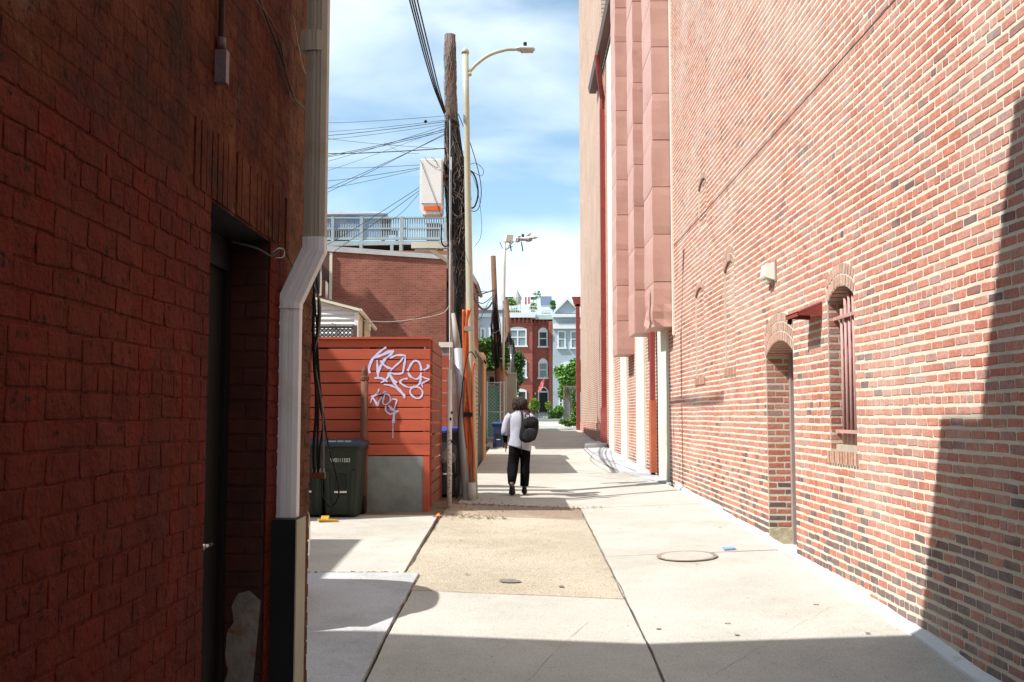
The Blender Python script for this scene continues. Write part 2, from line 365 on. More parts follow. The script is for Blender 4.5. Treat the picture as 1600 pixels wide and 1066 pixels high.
def concrete(name, c, v=.10, stain=(.42, .36, .28), sp=.66, spk=.2):
    m = bpy.data.materials.new(name); m.use_nodes = True; t = m.node_tree; N = t.nodes; b = N['Principled BSDF']; K = t.links.new
    geo = N.new('ShaderNodeNewGeometry')
    def nz(s, d=8, r=.6):
        n = N.new('ShaderNodeTexNoise'); n.inputs['Scale'].default_value = s; n.inputs['Detail'].default_value = d; n.inputs['Roughness'].default_value = r; K(geo.outputs['Position'], n.inputs[0]); return n.outputs['Fac']
    r1 = ramp(N, [(.3, [x*(1-v) for x in c]), (.7, [x*(1+v) for x in c])]); K(nz(.9, 9, .68), r1.inputs[0])
    r2 = ramp(N, [(sp-.1, (0, 0, 0)), (sp+.06, (.75, .75, .75))]); K(nz(.55, 9, .74), r2.inputs[0])
    mm = N.new('ShaderNodeMixRGB'); mm.inputs[2].default_value = (*stain, 1); K(r2.outputs[0], mm.inputs[0]); K(r1.outputs[0], mm.inputs[1])
    r3 = ramp(N, [(.34, (1-spk*2,)*3), (.47, (1,)*3), (.6, (1+spk*.4,)*3)]); K(nz(95, 4, .7), r3.inputs[0])
    m2 = N.new('ShaderNodeMixRGB'); m2.blend_type = 'MULTIPLY'; m2.inputs[0].default_value = 1; K(mm.outputs[0], m2.inputs[1]); K(r3.outputs[0], m2.inputs[2])
    r4 = ramp(N, [(.26, (.45, .40, .34)), (.33, (1, 1, 1))]); K(nz(9, 6, .75), r4.inputs[0])
    m3 = N.new('ShaderNodeMixRGB'); m3.blend_type = 'MULTIPLY'; m3.inputs[0].default_value = .8; K(m2.outputs[0], m3.inputs[1]); K(r4.outputs[0], m3.inputs[2])
    K(m3.outputs[0], b.inputs['Base Color']); b.inputs['Roughness'].default_value = .93; b.inputs['Specular IOR Level'].default_value = .15
    bp = N.new('ShaderNodeBump'); bp.inputs['Strength'].default_value = .3; bp.inputs['Distance'].default_value = .006; K(nz(70, 6), bp.inputs['Height']); K(bp.outputs[0], b.inputs['Normal'])
    return m
M['conc'] = concrete('cream_concrete', (.46, .44, .39), .13, (.36, .33, .28), .60)
M['conc2'] = concrete('grey_concrete', (.47, .48, .49), stain=(.30, .30, .29), sp=.58)
M['conc3'] = concrete('pale_concrete', (.465, .45, .40), .13, stain=(.37, .34, .285), sp=.60)
M['agg'] = concrete('exposed_aggregate', (.45, .40, .31), .14, (.36, .31, .23), .56, .5)
M['dirt'] = concrete('packed_dirt', (.25, .18, .12), .25, (.16, .12, .08), .5, .4)
M['soil'] = mat('joint_soil', (.10, .08, .06), .95, .3, 8, .6, 50)
M['grass'] = mat('verge_grass', (.10, .16, .04), .95, .3, 8, .5, 40)

# ================================================================ ground
def ground():
    xs = sorted(set([-400, -150, -60, -30, -15, -8, -5]+list(np.arange(-3.2, 3.61, .2).round(2))+[5, 8, 15, 30, 60, 150, 400]))
    ys = sorted(set([-200, -60, -20, -10]+list(np.arange(-6, 30, .6).round(2))+list(range(30, 62, 2))+[66, 75, 85, 100, 130, 200, 400, 900]))
    v = [(x, y, g(x, y)-.035) for y in ys for x in xs]; n = len(xs)
    f = [(j*n+i, j*n+i+1, (j+1)*n+i+1, (j+1)*n+i) for j in range(len(ys)-1) for i in range(n-1)]
    m = MB(); m.v = v; m.f = f; return m.build('ground', M['soil'], None, True, kind='structure')
ground()
alley = thing('alley_pavement', None, None, (0, 0, 0), kind='structure')
def slab(x0, x1, y0, y1, m, name='slab', dz=0, st=.22, jit=.003, seed=0):
    rg = random.Random(seed+int(abs(y0)*97)); fx0 = x0 if callable(x0) else (lambda y: x0); fx1 = x1 if callable(x1) else (lambda y: x1)
    ny = max(2, int((y1-y0)/st)); nx = max(2, int(abs(fx1(y0)-fx0(y0))/st)); V = []; b = MB()
    def J(): return rg.uniform(-jit, jit)
    def ends(x, e): return e+noise.noise(Vector((x*3, e*1.7, 2)))*.02
    tilt = rg.uniform(-.003, .003)
    for j in range(ny+1):
        t = j/ny; a, c = fx0(y0+(y1-y0)*t), fx1(y0+(y1-y0)*t)
        if j: a += J(); c += J()
        for i in range(nx+1):
            x = a+(c-a)*i/nx; yy = ends(x, y0)*(1-t)+ends(x, y1)*t
            V.append((x, yy, g(x, yy)+dz+tilt*(x-a)))
    b.v = V[:]; n = nx+1
    b.f = [(j*n+i, j*n+i+1, (j+1)*n+i+1, (j+1)*n+i) for j in range(ny) for i in range(nx)]
    rim = [i for i in range(n)]+[j*n+nx for j in range(1, ny+1)]+[ny*n+i for i in range(nx-1, -1, -1)]+[j*n for j in range(ny-1, 0, -1)]
    k = len(b.v)
    for i in rim: x, y, z = V[i]; cx, cy = (fx0(y0)+fx1(y0))/2, (y0+y1)/2; b.v.append((x+(.004 if x > cx else -.004), y, z-.032))
    R = len(rim)
    for i in range(R): j = (i+1) % R; b.f.append((rim[i], k+i, k+j, rim[j]))
    return b.build(name, m, alley)
wE = 2.70
slab(-.925, .862, -8, -1.5, M['conc']); slab(-.925, .862, -1.49, 2.6, M['conc']); slab(-.92, .862, 2.615, 8.48, M['conc3'])
slab(-1.065, .86, 8.505, 13.62, M['agg'], dz=-.004)
slab(-1.065, .86, 13.63, 14.98, concrete('brown_stained_concrete', (.37, .31, .235), .16, (.24, .18, .13), .52, .45), dz=-.004)
slab(-6.5, -.945, -8, 3.6, M['conc2']); slab(-6.5, lambda y: -.94-.0*y, 3.61, 9.19, M['conc2'], dz=.004)
slab(-6.5, lambda y: -1.085-.01*(y-9), 9.215, 13.55, M['conc3'])
slab(.88, wE, -8, -1.2, M['conc3']); slab(.88, wE, -1.19, 4.4, M['conc3']); slab(.88, wE, 4.41, 10.62, M['conc3']); slab(.88, wE, 10.63, 14.97, M['conc'])
def curb(y): return float(np.interp(y, [15, 18, 19.6, 22, 26, 31, 33, 36], [2.70, 2.66, 2.33, 2.05, 1.87, 1.93, 2.3, 2.68]))
slab(-.95, lambda y: curb(y)-.012, 15.0, 20.6, M['conc']); slab(-.98, lambda y: curb(y)-.012, 20.62, 26, M['conc3']); slab(-1, lambda y: curb(y)-.012, 26.02, 33, M['conc'])
slab(-1.2, 2.68, 33.02, 40, M['conc3'], st=.5); slab(-1.5, 2.7, 40.02, 48, M['conc'], st=.5); slab(-3, 4, 48.02, 62, M['conc3'], st=.7)
slab(lambda y: curb(y)+.012, 2.70, 18.1, 33, M['conc2'], name='apron_slab', dz=.025)
slab(-7, -.97, 13.57, 20.6, M['dirt'], name='dirt_patch', dz=.002)
m = MB(); m.box(-90, 90, 66.01, 77.99, 1.0, 1.40); m.build('cross_street', mat('worn_street', (.30, .30, .29), .9, .1, 3, .2), None, kind='structure')
m = MB(); m.box(-90, 90, 62.05, 66, 1.0, 1.40); m.box(-90, 90, 78, 93, 1.0, 1.46); m.build('pavement', M['conc3'], None, kind='structure')
m = MB(); m.box(-90, 90, 93.01, 118, 1.0, 1.47); m.build('front_yard_lawn', M['grass'], None, kind='structure')
# expansion cracks filled with dirt
def crack(x0, y0, x1, y1, w=.014, seed=0, name='crack'):
    m = MB(); n = 26; L_, R_ = [], []; d = Vector((x1-x0, y1-y0, 0)); pr = Vector((-d.y, d.x, 0)).normalized()
    for i in range(n+1):
        p = Vector((x0, y0, 0))+d*(i/n)+pr*noise.noise(Vector((i*.35, seed, 1)))*.022; ww = w*.32*(.3+abs(noise.noise(Vector((i*.9, seed, 5))))*1.8)
        for q, S in ((p-pr*ww/2, L_), (p+pr*ww/2, R_)): S.append((q.x, q.y, g(q.x, q.y)+.0045))
    m.rings([L_, R_][::-1], cap=False, closed=False); return m.build(name, M['soil'], alley)
crack(.9, 12.3, 2.6, 12.0, .006, 2)
crack(-6, 9.203, -1.0, 9.2, .05, 6); crack(-1.07, 9.2, -1.07, 13.4, .045, 7); crack(-.93, 6, -.93, 8.9, .03, 8); crack(-1.0, 8.49, .86, 8.49, .04, 9); crack(.87, 4, .87, 8.6, .045, 10); crack(.87, 8.6, .87, 15, .035, 11)
crack(-.9, 14.99, .9, 14.99, .06, 12)
for i, (x0, y0, x1, y1) in enumerate([(1.1, 6.2, 2.4, 7.9), (1.0, 13.2, 2.5, 14.2), (-.6, 4.2, .5, 7.6), (-3, 7.2, -1.0, 6.6), (-2.8, 11.8, -1.2, 12.6), (-.5, 17.5, 1.8, 18.2), (.2, 20.7, .6, 25.9), (-.4, 10.2, .5, 11.6)]): crack(x0, y0, x1, y1, .009, 30+i, 'hairline_crack')
rg = random.Random(77); om = mat('old_stain', (.20, .185, .16), .9, .2, 20, 0)
def spot(x, y, r, m_, s):
    m = MB(); P = []
    for a in range(22):
        an = 2*pi*a/22; q = r*(1+.5*noise.noise(Vector((cos(an)*1.3+s, sin(an)*1.3, s)))); xx, yy = x+q*cos(an), y+q*.8*sin(an); P.append((xx, yy, g(xx, yy)+.0068))
    m.poly(P); return m.build('gum_spot', m_, alley)
for i in range(60):
    x, y = rg.uniform(-.9, 2.55), 5+rg.random()**1.4*16; spot(x, y, rg.choice([.008, .010, .014, .02]), om, i)
spot(-.12, 9.05, .10, om, 99); spot(.35, 8.9, .03, om, 98)
# stuff lying in the joints
rg = random.Random(11); m = MB()
for i in range(420):
    k = rg.random()
    if k < .4: x, y = rg.uniform(-2.6, -1.1), 9.2+rg.gauss(0, .02)
    elif k < .7: x, y = rg.uniform(-1.2, -.2), 13.45+rg.gauss(0, .12)
    else: x, y = rg.uniform(-1.2, 1.2), 14.9+rg.gauss(0, .12)
    s = rg.uniform(.006, .02); a = rg.uniform(0, pi); z = g(x, y)+.012
    m.obox((x, y, z), (s*cos(a), s*sin(a), rg.uniform(-.2, .2)*s), (-s*.6*sin(a), s*.6*cos(a), 0), (0, 0, .002))
tag(m.build('joint_debris', mat('dry_leaf', (.20, .14, .08), .9, .5, 30, 0), None, stuff=True), 'dry leaf bits and grit lying along the joints between the pavement slabs', 'debris')

# ================================================================ right: big brick theatre building
T = thing('theatre_building', 'tall red brick building with cream mortar filling the right side of the alley', 'building', (2.75, 12, 0))
door = Hole(10.09, 11.22, .3, 2.41, .145, 3)
win = Hole(8.22, 8.93, 1.44, 2.76, .11, 2, .1)
b1 = Hole(14.95, 15.70, 2.33, 3.62, .11, 1, .1); b2 = Hole(12.80, 13.44, 2.38, 3.69, .11, 2, .1); b3 = Hole(14.62, 15.30, 4.6, 5.24, .11, 1, .0)
H = [door, win, b1, b2, b3]
MZ = lambda y: g(2.75, y)-.05
sheet(2.75, 3.0, 18.0, MZ, 10.6, H).build('mortar_wall', M['mortar'], T)
sheet(2.75, 18.0, 33.5, MZ, 13.3, []).build('mortar_wall', M['mortar'], T)
m = MB(); m.poly([(2.749, -12, -.1), (2.749, 3, -.1), (2.749, 3, 13.3), (2.749, -12, 13.3)]); m.poly([(2.749, 3, 10.6), (2.749, 18, 10.6), (2.749, 18, 13.3), (2.749, 3, 13.3)]); m.build('upper_wall', M['tan_brick'], T)
m = MB(); m.box(3.12, 16, -12, 33.5, -.3, 13.3); m.build('building_core', M['dirty_mortar'], T)
m = MB(); m.box(2.75, 3.12, -12, -11.7, -.1, 13.3); m.box(2.75, 3.12, -12, 33.5, 13.3, 13.5); m.build('parapet', M['brown'], T)
bl = lay(3.0, 18.0, 0.0, 10.5, holes_fn(H), seed=1, header_every=10, jit=.007)
bl = [(u, z+WAV(u, z), w, h) for u, z, w, h in bl]
bl = [q for q in bl if q[1]-.03 > g(2.75, q[0])+.02 and q[1] < EYE+.47*q[0]+1.0]
DARKZ = 4.80
big, rest = split_big(bl, (2.75, 0, 0), (0, 1, 0))
single_bricks('brick', big, (2.75, 0, 0), (0, 1, 0), (-1, 0, 0), M['brick_r'], T, .0035)
join_bricks('brick_facing', rest, (2.75, 0, 0), (0, 1, 0), (-1, 0, 0), M['brick_r'], T, .0035)
bl = [q for q in lay(18.0, 33.5, .4, 13.2, None, seed=2, header_every=10)]
join_bricks('brick_facing', bl, (2.75, 0, 0), (0, 1, 0), (-1, 0, 0), M['brick_r'], T, .004, simple=True)
M['arch_b'] = brickmat('arch_brick', [(0, (.38, .22, .17)), (.5, (.47, .27, .20)), (1, (.52, .33, .26))], pale=.7)
# soot-black drip course running high along the wall
def ledge(y0, y1, z, h):
    m = MB(); n = 40; rg = random.Random(3); R = []
    for i in range(n+1):
        y = y0+(y1-y0)*i/n; p = .007; hh = h*(.8+.3*noise.noise(Vector((y*2, 0, 0))))
        R.append([(2.752, y, z+hh), (2.75-p, y, z+hh*.4), (2.75-p, y, z), (2.752, y, z-.006)])
    return m.rings(R, cap=True, closed=True)
ledge(3.0, 17.9, 4.80, .016).build('drip_course', mat('sooty_brick', (.20, .18, .165), .9, .3, 12, .3), T)
for h_, nm in ((door, 'arch_ring'), (win, 'arch_ring'), (b1, 'arch_ring'), (b2, 'arch_ring'), (b3, 'arch_ring')):
    arch_ring(h_, 2.75, -1, {id(door): .3, id(win): .2}.get(id(h_), .05)).build(nm, M['arch_b'], T, stuff=True)
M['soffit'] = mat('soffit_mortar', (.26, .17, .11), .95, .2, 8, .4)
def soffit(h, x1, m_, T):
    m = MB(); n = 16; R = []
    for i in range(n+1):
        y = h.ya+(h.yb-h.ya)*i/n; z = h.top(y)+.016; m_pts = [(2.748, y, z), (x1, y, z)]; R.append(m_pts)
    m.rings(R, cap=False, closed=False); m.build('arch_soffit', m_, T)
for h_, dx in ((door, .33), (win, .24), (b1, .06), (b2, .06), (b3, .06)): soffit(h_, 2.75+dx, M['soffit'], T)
# reveals: skins plus bricks
def reveal(h, dx, zlo):
    for y, s in ((h.ya, 1), (h.yb, -1)):
        m = MB(); m.poly([(2.75, y+s*.002, zlo), (2.75+dx, y+s*.002, zlo), (2.75+dx, y+s*.002, h.zs+.01), (2.75, y+s*.002, h.zs+.01)]); m.build('reveal_mortar', M['mortar'], T)
        q = lay(0, dx, zlo, h.zs+.02, None, bl=.19, header_every=0, seed=4, phase=.0, jw=.014)
        join_bricks('reveal_brick', q, (2.75, y+s*.002, 0), (1, 0, 0), (0, s, 0), M['brick_r'], T, .003)
reveal(door, .30, .32); reveal(win, .22, 1.44)
for h_ in (b1, b2, b3):
    m = MB(); m.poly([(2.778, h_.ya, h_.zb), (2.778, h_.yb, h_.zb), (2.778, h_.yb, h_.zs+.12), (2.778, h_.ya, h_.zs+.12)]); m.build('infill_mortar', M['mortar'], T)
    q = [b for b in lay(h_.ya, h_.yb, h_.zb, h_.zs+.1, None, seed=8) if b[1]+.03 < h_.top(b[0])+.02]
    join_bricks('infill_brick', q, (2.778, 0, 0), (0, 1, 0), (-1, 0, 0), M['brick_r'], T, .004)
    for y in (h_.ya, h_.yb): MB().poly([(2.75, y, h_.zb), (2.80, y, h_.zb), (2.80, y, h_.zs), (2.75, y, h_.zs)]).build('infill_edge', M['mortar'], T)
def sill(h, m_=M['brick_r']):
    m = MB(); n = int((h.yb-h.ya+.08)/.066); m.box(2.752, 2.95, h.ya-.03, h.yb+.03, h.zb-.1, h.zb-.006)
    for i in range(n):
        y = h.ya-.035+(i+.5)*(h.yb-h.ya+.07)/n; m.box(2.728+random.uniform(-.004, .004), 2.93, y-.025, y+.025, h.zb-.1, h.zb+.002)
    m.build('brick_sill', M['brick_sill'], T, stuff=True)
M['brick_sill'] = brickmat('weathered_sill_brick', [(0, (.36, .2, .14)), (.5, (.46, .27, .19)), (1, (.5, .33, .25))])
sill(win); sill(b2); sill(b1)
# recessed door leaf and its frame
gz = .33
d = MB().box(3.045, 3.07, 10.17, 11.14, gz, 2.6).build('service_door', M['doorgrey'], T)
f = MB(); f.box(3.0, 3.06, 10.09, 10.168, gz, 2.55); f.box(3.0, 3.06, 11.142, 11.215, gz, 2.55); f.build('door_frame', M['doorgrey'], d)
MB().box(2.72, 3.06, 10.09, 11.22, .26, .335).build('door_threshold', M['conc2'], T)
m = MB()
for z in (.75, 1.6): m.box(2.992, 3.0, 10.155, 10.175, z, z+.12)
m.build('hinge', M['rust'], d)
# yellow stained render at the foot of the jamb
m = MB(); R = []
for i in range(9):
    x = 2.752+i*.034; R.append([(x, 11.2, .3), (x, 11.185, .3), (x, 11.195, .50+.07*noise.noise(Vector((i*.7, 3, 1)))), (x, 11.2, .52)])
m.rings(R); m.build('stained_render_patch', mat('mossy_render', (.46, .41, .27), .95, .3, 14, .5, 40), T)
# window: bars and dark pane
wd = MB().box(2.955, 2.965, 8.22, 8.93, 1.4, 2.9).build('window_pane', M['glass'], T)
f = MB(); f.box(2.93, 2.954, 8.22, 8.27, 1.44, 2.85); f.box(2.93, 2.954, 8.88, 8.93, 1.44, 2.85); f.box(2.93, 2.954, 8.27, 8.88, 1.44, 1.5); f.box(2.93, 2.954, 8.27, 8.88, 2.1, 2.14); f.build('window_frame', M['bars'], wd)
for i in range(6):
    y = 8.27+i*.105; MB().tube([(2.835, y, 1.50), (2.835, y, win.top(y)-.03-.03*abs(i-2.5)+(-.03 if i == 5 else 0))], .017, 8).build('window_bar', M['bars'], T, True)
for z in (1.60, 2.60):
    MB().box(2.795, 2.818, 8.20, 8.92, z, z+.03).build('cross_bar', M['bars'], T)
MB().box(2.80, 2.90, 8.22, 8.93, 1.443, 1.50).build('sill_mortar_bed', M['dirty_mortar'], T)
# white cement fillet at the foot of the wall
m = MB(); R = []
for i in range(90):
    y = 2+i*(17.7-2)/89; w = .062+.03*noise.noise(Vector((y*1.3, 0, 4)))+max(0, (8.5-y))*.006; z = g(2.7, y)
    if 10.0 < y < 11.3: w *= .45
    R.append([(2.752, y, z-.05), (2.75-w, y, z-.02), (2.75-w+.008, y, z+.012), (2.752, y, z+.055+.02*noise.noise(Vector((y*2, 3, 4))))])
m.rings(R); m.build('cement_fillet', M['base_strip'], T)
# cream pilasters
for a, b in ((18.56, 19.76), (22.04, 23.55), (25.67, 27.18), (29.4, 30.83)):
    z1 = 13.0 if a > 29 else 3.9
    MB().box(2.70, 2.752, a, b, g(2.75, a)-.03, z1).build('painted_pilaster', M['cream'], T)
MB().box(2.715, 2.752, 17.80, 17.885, 3.2, 13.2).build('white_corner_strip', M['cream'], T)
# metal ducts hung on the wall, each of riveted panels
def duct(y0, y1, xo, zb, lab, seed, dent=False):
    t = thing('wall_duct', lab, 'duct', (xo, y0, zb), 'pink metal ducts hung down the brick wall'); rg = random.Random(seed); z = zb; ph = .873
    k = 0
    while z < 13.2:
        h = ph if k else .80+rg.uniform(0, .1); e = rg.uniform(-.004, .004); a = y0+e; b = y1+e; x0 = xo+rg.uniform(-.005, .005)
        m = MB(); R = []
        nz = 6
        for q in range(nz+1):
            zz = z+.006+(h-.012)*q/nz; ins = .008 if q in (0, nz) else 0; P = []
            for (x, y, cx, cy) in ((x0, a, 1, 1), (x0, (a+b)/2, 1, 0), (x0, b, 1, -1), (2.752, b, 0, -1), (2.752, a, 0, 1), ((x0+2.75)/2, a, 0, 1)):
                w = .014*noise.noise(Vector((x*3+seed, y*3, zz*2.3)))
                if dent and k == 0 and q < 4: w += .05*noise.noise(Vector((x*7, y*6, zz*6)))
                P.append((x+cx*ins+w*(1 if cx else 0), y+cy*ins+w, zz+(.03*noise.noise(Vector((x*9, y*9, seed))) if dent and k == 0 and q == 0 else 0)))
            R.append(P)
        m.rings(R); m.build('duct_panel', M['pink'], t); z += h; k += 1
    MB().box(xo+.05, 2.74, y0+.05, y1-.05, zb+.02, 13.2).build('seam_core', M['darkred'], t)
    return t
duct(17.92, 19.2, 2.385, 3.36, 'nearest pink metal duct with a crumpled dented bottom end on the brick wall', 1, True)
duct(20.35, 21.45, 2.32, 3.44, 'middle pink metal duct hanging between the dented one and the longest one', 2)
duct(24.2, 25.4, 2.33, 3.24, 'farthest and narrowest pink metal duct, reaching lowest down the brick wall', 3)
# downspouts
t = thing('downspout', 'rust red downspout below the ducts beside a cream pilaster', 'downspout', (2.66, 20.1, g(2.66, 20.1)))
MB().box(2.60, 2.69, 20.05, 20.25, 2.05, 3.9).build('upper_pipe', M['darkred'], t); MB().box(2.585, 2.70, 20.0, 20.28, .62, 2.06).build('lower_pipe', mat('rust_red_sheet', (.42, .12, .06), .6, .15, 4, .1), t)
MB().tube([(2.64, 20.14, .64), (2.63, 20.1, .56)], .05, 8).build('outlet', M['black'], t)
t = thing('downspout', 'long dark red downspout dropping from the brown roof gutter', 'downspout', (2.66, 32.3, g(2.66, 32.3)))
MB().tube([(2.45, 31.4, 13.4), (2.5, 31.6, 13.0), (2.67, 32.2, 12.2), (2.67, 32.3, 11.8)], .085, 8).build('elbow', M['darkred'], t)
for a, b in ((2.0, 5.2), (5.21, 8.5), (8.51, 11.85)): MB().box(2.59, 2.75, 32.2, 32.42, a, b).build('pipe_length', M['darkred'], t)
MB().box(2.56, 2.76, 32.17, 32.45, .72, 2.02).build('pipe_guard', mat('pinkish_guard', (.36, .10, .09), .6, .2, 3, .1), t)
t = thing('roof_gutter', 'brown box gutter along the eave high on the brick building', 'gutter', (2.5, 31, 13.4))
m = MB(); m.prism([(2.42, 20, 13.62), (2.47, 20, 13.42), (2.72, 20, 13.42), (2.74, 20, 13.62), (2.70, 20, 13.62), (2.69, 20, 13.46), (2.49, 20, 13.46), (2.45, 20, 13.62)], (0, 15.4, 0)); m.build('gutter_trough', M['brown'], t)
MB().box(2.44, 2.76, 20, 35.4, 13.64, 13.70).build('eave_board', M['brown'], t)
# fly tower
t = thing('stage_tower', 'very tall windowless tan brick block behind the ducts and gutter', 'building', (2.76, 33.5, .8))
m = MB(); m.box(2.76, 16, 33.5, 46.4, .2, 26); m.build('tower_wall', M['tan_brick'], t)
MB().box(2.72, 2.757, 33.5, 46.4, .6, 1.5).build('plinth', bricktex('tan_plinth', (.50, .23, .17), (.36, .15, .11), (.60, .54, .45)), t)
MB().box(2.6, 16.1, 33.4, 46.5, 26, 26.4).build('coping', M['conc2'], t)
t = thing('downspout', 'bright red downspout with box head at the far corner of the tan tower', 'downspout', (2.62, 46.9, 1.1))
MB().box(2.56, 2.74, 46.6, 46.85, 1.1, 7.0).build('pipe_length', M['darkred'], t); MB().prism([(2.38, 46.6, 7.35), (2.52, 46.6, 6.9), (2.78, 46.6, 6.9), (2.78, 46.6, 7.35)], (0, .35, 0)).build('hopper_head', M['darkred'], t)
# kerb wedge at the foot of the long downspout
t = MB().prism([(1.95, 31.0, g(2, 31)), (2.7, 31.6, g(2.7, 31.6)), (2.7, 33.4, g(2.7, 33.4)), (2.2, 33.2, g(2.2, 33.2))], (0, 0, .14)).build('concrete_wedge', M['conc2'])
tag(t, 'low broken concrete wedge at the foot of the long dark red downspout', 'kerb')
# wall lamp, hood, cover
t = thing('wall_lamp', 'small cream box lamp on the brick wall above the arched door', 'lamp', (2.75, 10.8, 3.2))
MB().prism([(2.735, 10.70, 3.41), (2.66, 10.72, 3.40), (2.64, 10.72, 3.27), (2.65, 10.72, 3.25), (2.735, 10.70, 3.22)], (0, .24, 0)).build('lamp_housing', M['cream'], t)
MB().box(2.735, 2.748, 10.66, 10.98, 3.20, 3.43).build('back_plate', M['doorgrey'], t); MB().box(2.665, 2.73, 10.76, 10.92, 3.205, 3.245).build('lens', mat('lens', (.5, .5, .4), .3), t)
t = thing('vent_hood', 'little red sloping metal hood on the brick wall beside the barred window', 'vent hood', (2.75, 9.25, 2.7))
m = MB(); m.prism([(2.748, 9.07, 2.80), (2.748, 9.07, 2.785), (2.52, 9.07, 2.69), (2.52, 9.07, 2.705)], (0, .40, 0)); m.build('hood_plate', mat('hood_red', (.46, .13, .12), .3, .1, 3, .05, spec=.6), t)
MB().box(2.52, 2.528, 9.07, 9.47, 2.66, 2.70).build('hood_lip', M['darkred'], t)
for y in (9.072, 9.46): MB().prism([(2.748, y, 2.78), (2.748, y, 2.66), (2.53, y, 2.67), (2.53, y, 2.70)], (0, .008, 0)).build('hood_cheek', M['darkred'], t)
MB().tube([(2.56, 9.44, 2.70), (2.55, 9.46, 2.62)], .022, 8).build('pipe_end', M['black'], t)
mc = thing('manhole_cover', 'round rusty rimmed manhole cover set in the right hand concrete slab', 'manhole cover', (1.70, 10.4, g(1.7, 10.4)+.004))
def disc(cx, cy, r0, r1, dz, n=40):
    R = []
    for r in (r0, r1): R.append([(cx+r*cos(a*2*pi/n), cy+r*sin(a*2*pi/n), g(cx+r*cos(a*2*pi/n), cy+r*sin(a*2*pi/n))+dz) for a in range(n)])
    return R
m = MB(); m.rings(disc(1.70, 10.4, .27, .312, .014), cap=False); m.build('rim', mat('rusty_rim', (.28, .22, .18), .9, .3, 20, .5), mc)
m = MB(); m.rings(disc(1.70, 10.4, .002, .266, .012), cap=False); m.build('lid', M['conc'], mc)
t = MB(); t.obox((2.20, 10.72, g(2.2, 10.72)+.02), (.06, .01, .004), (-.006, .03, .006), (0, 0, .008)); t.poly([(2.13, 10.70, g(2.2, 10.7)+.012), (2.19, 10.68, g(2.2, 10.7)+.02), (2.17, 10.76, g(2.2, 10.7)+.03)])
tag(t.build('crumpled_wrapper', mat('blue_wrapper', (.25, .36, .66), .4)), 'crumpled blue wrapper lying near the arched doorway', 'litter')
